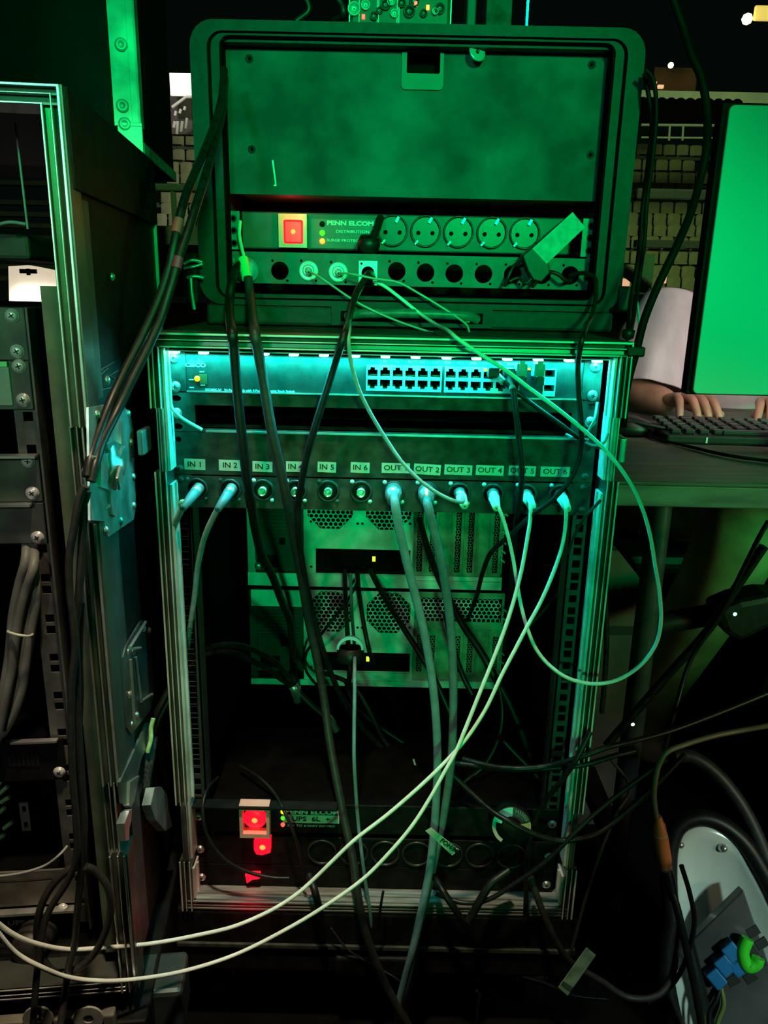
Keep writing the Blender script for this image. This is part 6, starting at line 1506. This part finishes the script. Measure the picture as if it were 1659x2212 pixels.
dk_l = [
 ([(745, 1232, .31), (745, 1255, .29), (748, 1320, .24), (752, 1390, .14), (756, 1440, .10), (752, 1490, .10)], .0036, 'left of the two straight black leads between the computers'),
 ([(772, 1232, .31), (775, 1270, .29), (783, 1330, .26), (796, 1400, .24), (806, 1432, .26)], .0036, 'right of the two straight black leads between the computers'),
 ([(800, 1232, .31), (815, 1262, .28), (842, 1310, .24), (880, 1370, .20), (912, 1420, .18), (945, 1480, .16), (980, 1560, .14)], .0046, 'slanting black lead from the upper computer across the right round grille'),
 ([(776, 1250, .30), (755, 1290, .28), (725, 1330, .27), (690, 1375, .27), (662, 1410, .28), (660, 1445, .28), (680, 1475, .27), (705, 1490, .25)], .0024, 'thin black lead crossing the left round grille down to the plate edge'),
 ([(905, 1120, .28), (925, 1190, .24), (958, 1270, .19), (1000, 1350, .15), (1040, 1410, .13), (1062, 1450, .12), (1100, 1520, .11), (1140, 1620, .10), (1155, 1700, .10)], .0052, 'thick black cable slanting down across the expansion slots'),
 ([(960, 1320, .22), (980, 1400, .20), (1000, 1460, .18), (1020, 1500, .17)], .0042, 'short black cable behind the second thick blue lead'),
 ([(690, 1450, .12), (760, 1480, .14), (800, 1540, .14), (830, 1600, .14), (870, 1640, .14), (930, 1655, .12)], .0034, 'black lead below the computers, curving right behind the leads'),
 ([(745, 1470, .2), (770, 1530, .18), (820, 1570, .16), (880, 1610, .15), (930, 1640, .15)], .0028, 'thin black lead hanging under the lower computer'),
 ([(1075, 1465, .10), (1085, 1540, .08), (1075, 1600, .07), (1040, 1660, .06), (985, 1700, .05)], .0026, 'thin dark lead bowing left beneath the computers'),
 ([(1078, 1590, .07), (1110, 1625, .06), (1145, 1660, .05), (1190, 1710, .04), (1240, 1745, .02)], .0032, 'dark lead crossing down to the right edge below the computers'),
 ([(520, 1655, .06), (560, 1680, .03), (590, 1710, .01), (615, 1755, -.02), (635, 1800, -.03), (650, 1850, -.03), (658, 1890, -.03)], .0022, 'thin dark lead bowing over the big hooded red switch'),
 ([(470, 1680, .05), (445, 1710, .0), (438, 1750, -.02), (450, 1810, -.03), (490, 1860, -.035), (540, 1885, -.035), (590, 1896, -.035), (625, 1897, -.035)], .0024, 'thin dark lead looping under the red switches'),
 ([(893, 1640, .10), (905, 1680, .08), (915, 1715, .06)], .0016, 'short pale lead end beneath the computers'),
 ([(1000, 1640, .0), (1060, 1655, -.02), (1120, 1660, -.03), (1180, 1655, -.03), (1240, 1640, -.04), (1310, 1615, -.04), (1380, 1598, -.02), (1450, 1578, .0), (1540, 1545, .02), (1700, 1480, .05)], .0036, 'black cable running right from under the computers towards the desk'),
 ([(960, 1645, .0), (1020, 1653, -.01), (1100, 1662, -.025), (1180, 1660, -.03), (1260, 1652, -.035), (1330, 1632, -.03), (1370, 1622, -.02)], .0034, 'shorter black cable alongside the one running right towards the desk'),
 ([(975, 1670, .0), (1010, 1705, -.01), (1060, 1750, -.03), (1100, 1775, -.045), (1150, 1800, -.05), (1200, 1815, -.05), (1250, 1812, -.05), (1300, 1795, -.04), (1400, 1710, -.02), (1480, 1630, .0)], .0036, 'black cable dipping over the round sticker in the open rack'),
 ([(1275, 1580, -.04), (1245, 1640, -.05), (1210, 1690, -.045), (1175, 1735, -.03), (1150, 1790, -.03), (1140, 1850, -.03), (1138, 1890, -.03), (1135, 1990, -.04)], .0034, 'black cable hanging past the right edge to the bottom rim'),
 ([(1440, 1640, -.02), (1370, 1690, -.03), (1300, 1745, -.04), (1240, 1800, -.05), (1180, 1860, -.055), (1110, 1910, -.055), (1050, 1945, -.055), (1000, 1950, -.05), (940, 1930, -.04)], .0030, 'black cable slanting from the desk side down across the bottom rim'),
 ([(1012, 1990, -.06), (1040, 1940, -.055), (1060, 1910, -.05), (1100, 1880, -.04)], .0052, 'stubby black cable crossing the bottom rim'),
 ([(935, 1890, -.03), (960, 1930, -.055), (990, 1975, -.06), (1020, 2030, -.05)], .0046, 'black cable crossing the bottom rim right of the thick leads'),
 ([(668, 1890, -.03), (680, 1925, -.05), (690, 1965, -.05), (700, 2030, -.04)], .0048, 'black cable crossing the bottom rim left of the thick leads'),
 ([(828, 1925, -.045), (822, 1960, -.05), (818, 2010, -.045)], .0018, 'thin black lead crossing the bottom rim'),
 ([(715, 2005, -.04), (750, 2050, -.04), (800, 2082, -.04), (850, 2110, -.04), (870, 2125, -.04)], .0014, 'thin grey lead slanting under the bottom rim'),
 ([(1320, 1640, .05), (1360, 1700, .03), (1330, 1760, .0), (1290, 1860, -.02), (1262, 1950, -.03), (1238, 2040, -.04), (1226, 2075, -.04)], .0022, 'thin grey cable hanging right of the open rack to the green tape'),
 ([(1146, 1895, -.045), (1165, 1950, -.055), (1185, 2000, -.06), (1205, 2040, -.06), (1235, 2080, -.055), (1300, 2120, -.05), (1360, 2155, -.05), (1420, 2150, -.05), (1450, 2110, -.04), (1462, 2060, -.04), (1470, 2000, -.04)], .0044, 'grey black cable crossing the bottom rim and looping right past the green tape'),
 ([(1030, 2240, -.05), (1032, 2180, -.05), (1036, 2150, -.05), (1030, 2140, -.05)], .0024, 'thin dark cable end at the bottom edge below the plinth'),
 ([(1130, 2110, -.04), (1180, 2125, -.04), (1240, 2150, -.04), (1310, 2158, -.04)], .0018, 'thin dark cable passing under the green tape'),
 ([(1660, 1125, .05), (1640, 1160, .05), (1605, 1230, .06), (1570, 1300, .07), (1540, 1350, .08), (1490, 1430, .08), (1462, 1520, .06), (1440, 1600, .02), (1432, 1640, .0)], .0030, 'thin black cable slanting across the khaki trousers down to the orange jack lead'),
 ([(1650, 1180, .09), (1590, 1270, .10), (1530, 1360, .11), (1450, 1450, .12), (1380, 1530, .12), (1310, 1610, .12)], .0060, 'thick black strap slanting down under the desk'),
 ([(1700, 1560, .0), (1600, 1578, .0), (1540, 1590, -.01), (1480, 1608, -.02), (1440, 1625, -.03), (1424, 1650, -.03), (1415, 1690, -.03), (1413, 1725, -.03), (1420, 1775, -.03)], .0034, 'olive jack lead curving down to the orange plug'),
 ([(1300, 1170, .02), (1305, 1260, .02), (1310, 1350, .02), (1308, 1440, .02), (1300, 1540, .02)], .0034, 'black cable hanging just right of the open rack before the brown crate'),
 ([(1298, 1080, -.04), (1262, 1120, -.04), (1235, 1170, -.02), (1225, 1215, .02), (1205, 1280, .06), (1160, 1335, .08), (1120, 1380, .1)], .0018, 'thin dim lead from the right rim down into the rack'),
]
for pts, r_, lab in dk_l:
    mm = RUB
    if 'grey' in lab or 'dim' in lab: mm = RUBG
    if 'olive' in lab: mm = mat('brown_jacket', (0.20, 0.17, 0.12), 0.45, noise=0.1)
    if 'pale' in lab: mm = GRYC
    o = cab(lab, pts, r_, mm, 'black_cable' if mm is RUB else 'dark_cable')
    if 'olive jack' in lab:
        m = MB(); a, b = at(1424, 1780, -.03), at(1437, 1872, -.03); d = b - a
        m.tube([a - d * .18, a, a + d * .02, a + d * .25, a + d * .27, a + d * .85, b], [.0042, .0062, .0075, .0080, .0088, .0092, .0070], 14)
        m.build('orange_plug', mat('orange_plug', (0.75, 0.22, 0.07), 0.45, noise=0.08), o)
        MB().tube([a + d * .22, a + d * .245], .0086, 14).build('plug_ring', WHT, o)
        MB().tube([b, b + d * .04], .0080, 14).build('metal_ring', STEEL, o)
j = cab('black cable with a long plug below the orange one, running down over the white shell', [(1442, 1890, -.03), (1450, 1920, -.04), (1462, 1960, -.05), (1476, 2020, -.06), (1490, 2080, -.065), (1502, 2140, -.07), (1520, 2240, -.075)], .0050, RUB, 'long_cable')
a, b = at(1439, 1878, -.03), at(1456, 1945, -.045); MB().tube([a, a.lerp(b, .3), b], [.0075, .0082, .0055], 12).build('plug', RUB, j)
cab('thin black cable hanging over the left side of the white shell', [(1472, 1870, -.05), (1490, 1930, -.055), (1500, 1990, -.06), (1486, 2060, -.06), (1470, 2100, -.05), (1440, 2140, -.04), (1400, 2165, -.04)], .0032, RUB, 'black_cable')
# pair of black leads arching from the left, with sleeve
o = cab('upper of two dark silver plugged leads arching from the braided sleeve', [(292, 1740, -.06), (305, 1640, -.05), (330, 1560, -.035), (360, 1500, -.02), (395, 1440, .0), (430, 1408, .03), (480, 1394, .06), (530, 1398, .09), (570, 1415, .12), (605, 1440, .14), (640, 1490, .15), (680, 1530, .15), (708, 1552, .15)], .0042, RUB, 'video_cable')
a, b = at(706, 1550, .15), at(724, 1574, .15); bnc(o, a, b - a, r=.0075, L_=.026)
o = cab('lower of two dark silver plugged leads arching from the braided sleeve', [(300, 1745, -.055), (315, 1640, -.045), (340, 1560, -.03), (372, 1500, -.015), (410, 1440, .01), (450, 1412, .04), (500, 1410, .07), (545, 1428, .10), (585, 1450, .12), (612, 1470, .14), (634, 1482, .15)], .0042, RUB, 'video_cable')
bnc(o, at(632, 1480, .15), at(644, 1500, .15) - at(632, 1480, .15), r=.0075, L_=.02)
SLV = mat('braided_sleeve', (0.035, 0.037, 0.036), 0.8, noise=0.5, nscale=260, bump=1.0)
o = cab('thick braided black sleeve hanging between the two racks', [(318, 1590, -.06), (310, 1640, -.075), (300, 1700, -.085), (290, 1760, -.09), (284, 1830, -.09), (278, 1900, -.085), (270, 2000, -.07), (262, 2100, -.05)], .0125, SLV, 'braided_sleeve')
cab('lime green bit of cable lying on the top of the braided sleeve', [(331, 1552, -.072), (326, 1575, -.076), (326, 1595, -.08), (319, 1625, -.085)], .0026, mat('lime_jacket', (0.35, 0.75, 0.3), 0.45, noise=0.3, nscale=90), 'green_cable')
# round sticker in the rack, slanted label, tape on the floor
stk = at(1105, 1785, -.03); nn = Vector((-.1, -1, .25))
o = MB().lathe([(.0001, .0), (.024, .0), (.0255, .002), (.0255, .02), (.0001, .02)], stk, -nn, 30).build('cable_reel', RUB, None, label='black round reel with a turquoise and white sticker low in the open rack', cat='reel')
M = Matrix.Translation(stk) @ (nn.normalized()).to_track_quat('Z', 'Y').to_matrix().to_4x4()
def arc(r0, r1, a0, a1, z=.0006, n=14):
    vs = []
    for k in range(n + 1):
        a = math.radians(a0 + (a1 - a0) * k / n); vs += [M @ Vector((r0 * math.cos(a), r0 * math.sin(a), z)), M @ Vector((r1 * math.cos(a), r1 * math.sin(a), z))]
    return vs, [(2 * k, 2 * k + 1, 2 * k + 3, 2 * k + 2) for k in range(n)]
MB().add(*arc(.013, .0245, 88, 168)).build('turquoise_sticker', mat('turquoise_sticker', (0.2, 0.85, 0.85), 0.5, noise=0.05), o)
MB().add(*arc(.020, .0245, 168, 240)).build('grey_sticker', mat('grey_sticker', (0.55, 0.55, 0.5), 0.5, noise=0.05), o)
MB().add(*arc(.012, .0245, 20, 86)).build('dark_sticker', mat('dark_sticker', (0.03, 0.06, 0.07), 0.5, noise=0.3, nscale=200), o)
MB().add(*arc(.012, .0245, -15, 18)).build('lime_sticker', mat('lime_sticker', (0.4, 0.85, 0.3), 0.5, noise=0.05), o)
mk = MB()
for k in range(7):
    a = math.radians(28 + 8 * k); rr = .0195; p = M @ Vector((rr * math.cos(a), rr * math.sin(a), .0009)); q = M @ Vector(((rr + .003) * math.cos(a + .05), (rr + .003) * math.sin(a + .05), .0009)); mk.tube([p, q], .0003, 5)
mk.build('sticker_marks', WINK, o)
P = [at(x, y, -.052) for x, y in ((919, 1795), (931, 1788), (992, 1836), (977, 1848))]
lb = MB().prism(P, (0, .0006, 0)).build('paper_tag', LABEL, None, label='slanted pale green paper tag behind the thick leads low in the open rack', cat='tag')
q = at(970, 1827, -.0526)
text('lettering', 'FOH/M', q.x, q.z, -.0526, .0065, INK, lb, tilt=-math.radians(39), bold=.5)
P = [at(x, y, -.07) for x, y in ((1267, 2047), (1287, 2064), (1226, 2151), (1206, 2133))]
tp = MB().prism(P, (0, .0008, 0)).build('green_tape', mat('green_tape', (0.25, 0.45, 0.3), 0.6, noise=0.2, nscale=60), None, label='short strip of green tape slanting round the cables low on the right', cat='tape')
P = [at(x, y, -.0706) for x, y in ((1212, 2126), (1217, 2119), (1238, 2133), (1232, 2142))]
MB().prism(P, (0, .0004, 0)).build('tape_fold', mat('dark_green_fold', (0.06, 0.14, 0.09), 0.6, noise=0.1), tp)
MB().lathe([(.0026, 0), (0, -.001)], at(1367, 1565, .05), (0, 1, 0), 8).build('white_pin_light', mat('white_pin_light', (1, 1, 1), 0.4, emit=2.0, noise=0.02), None, label='tiny white point of light in the dark under the desk', cat='light')
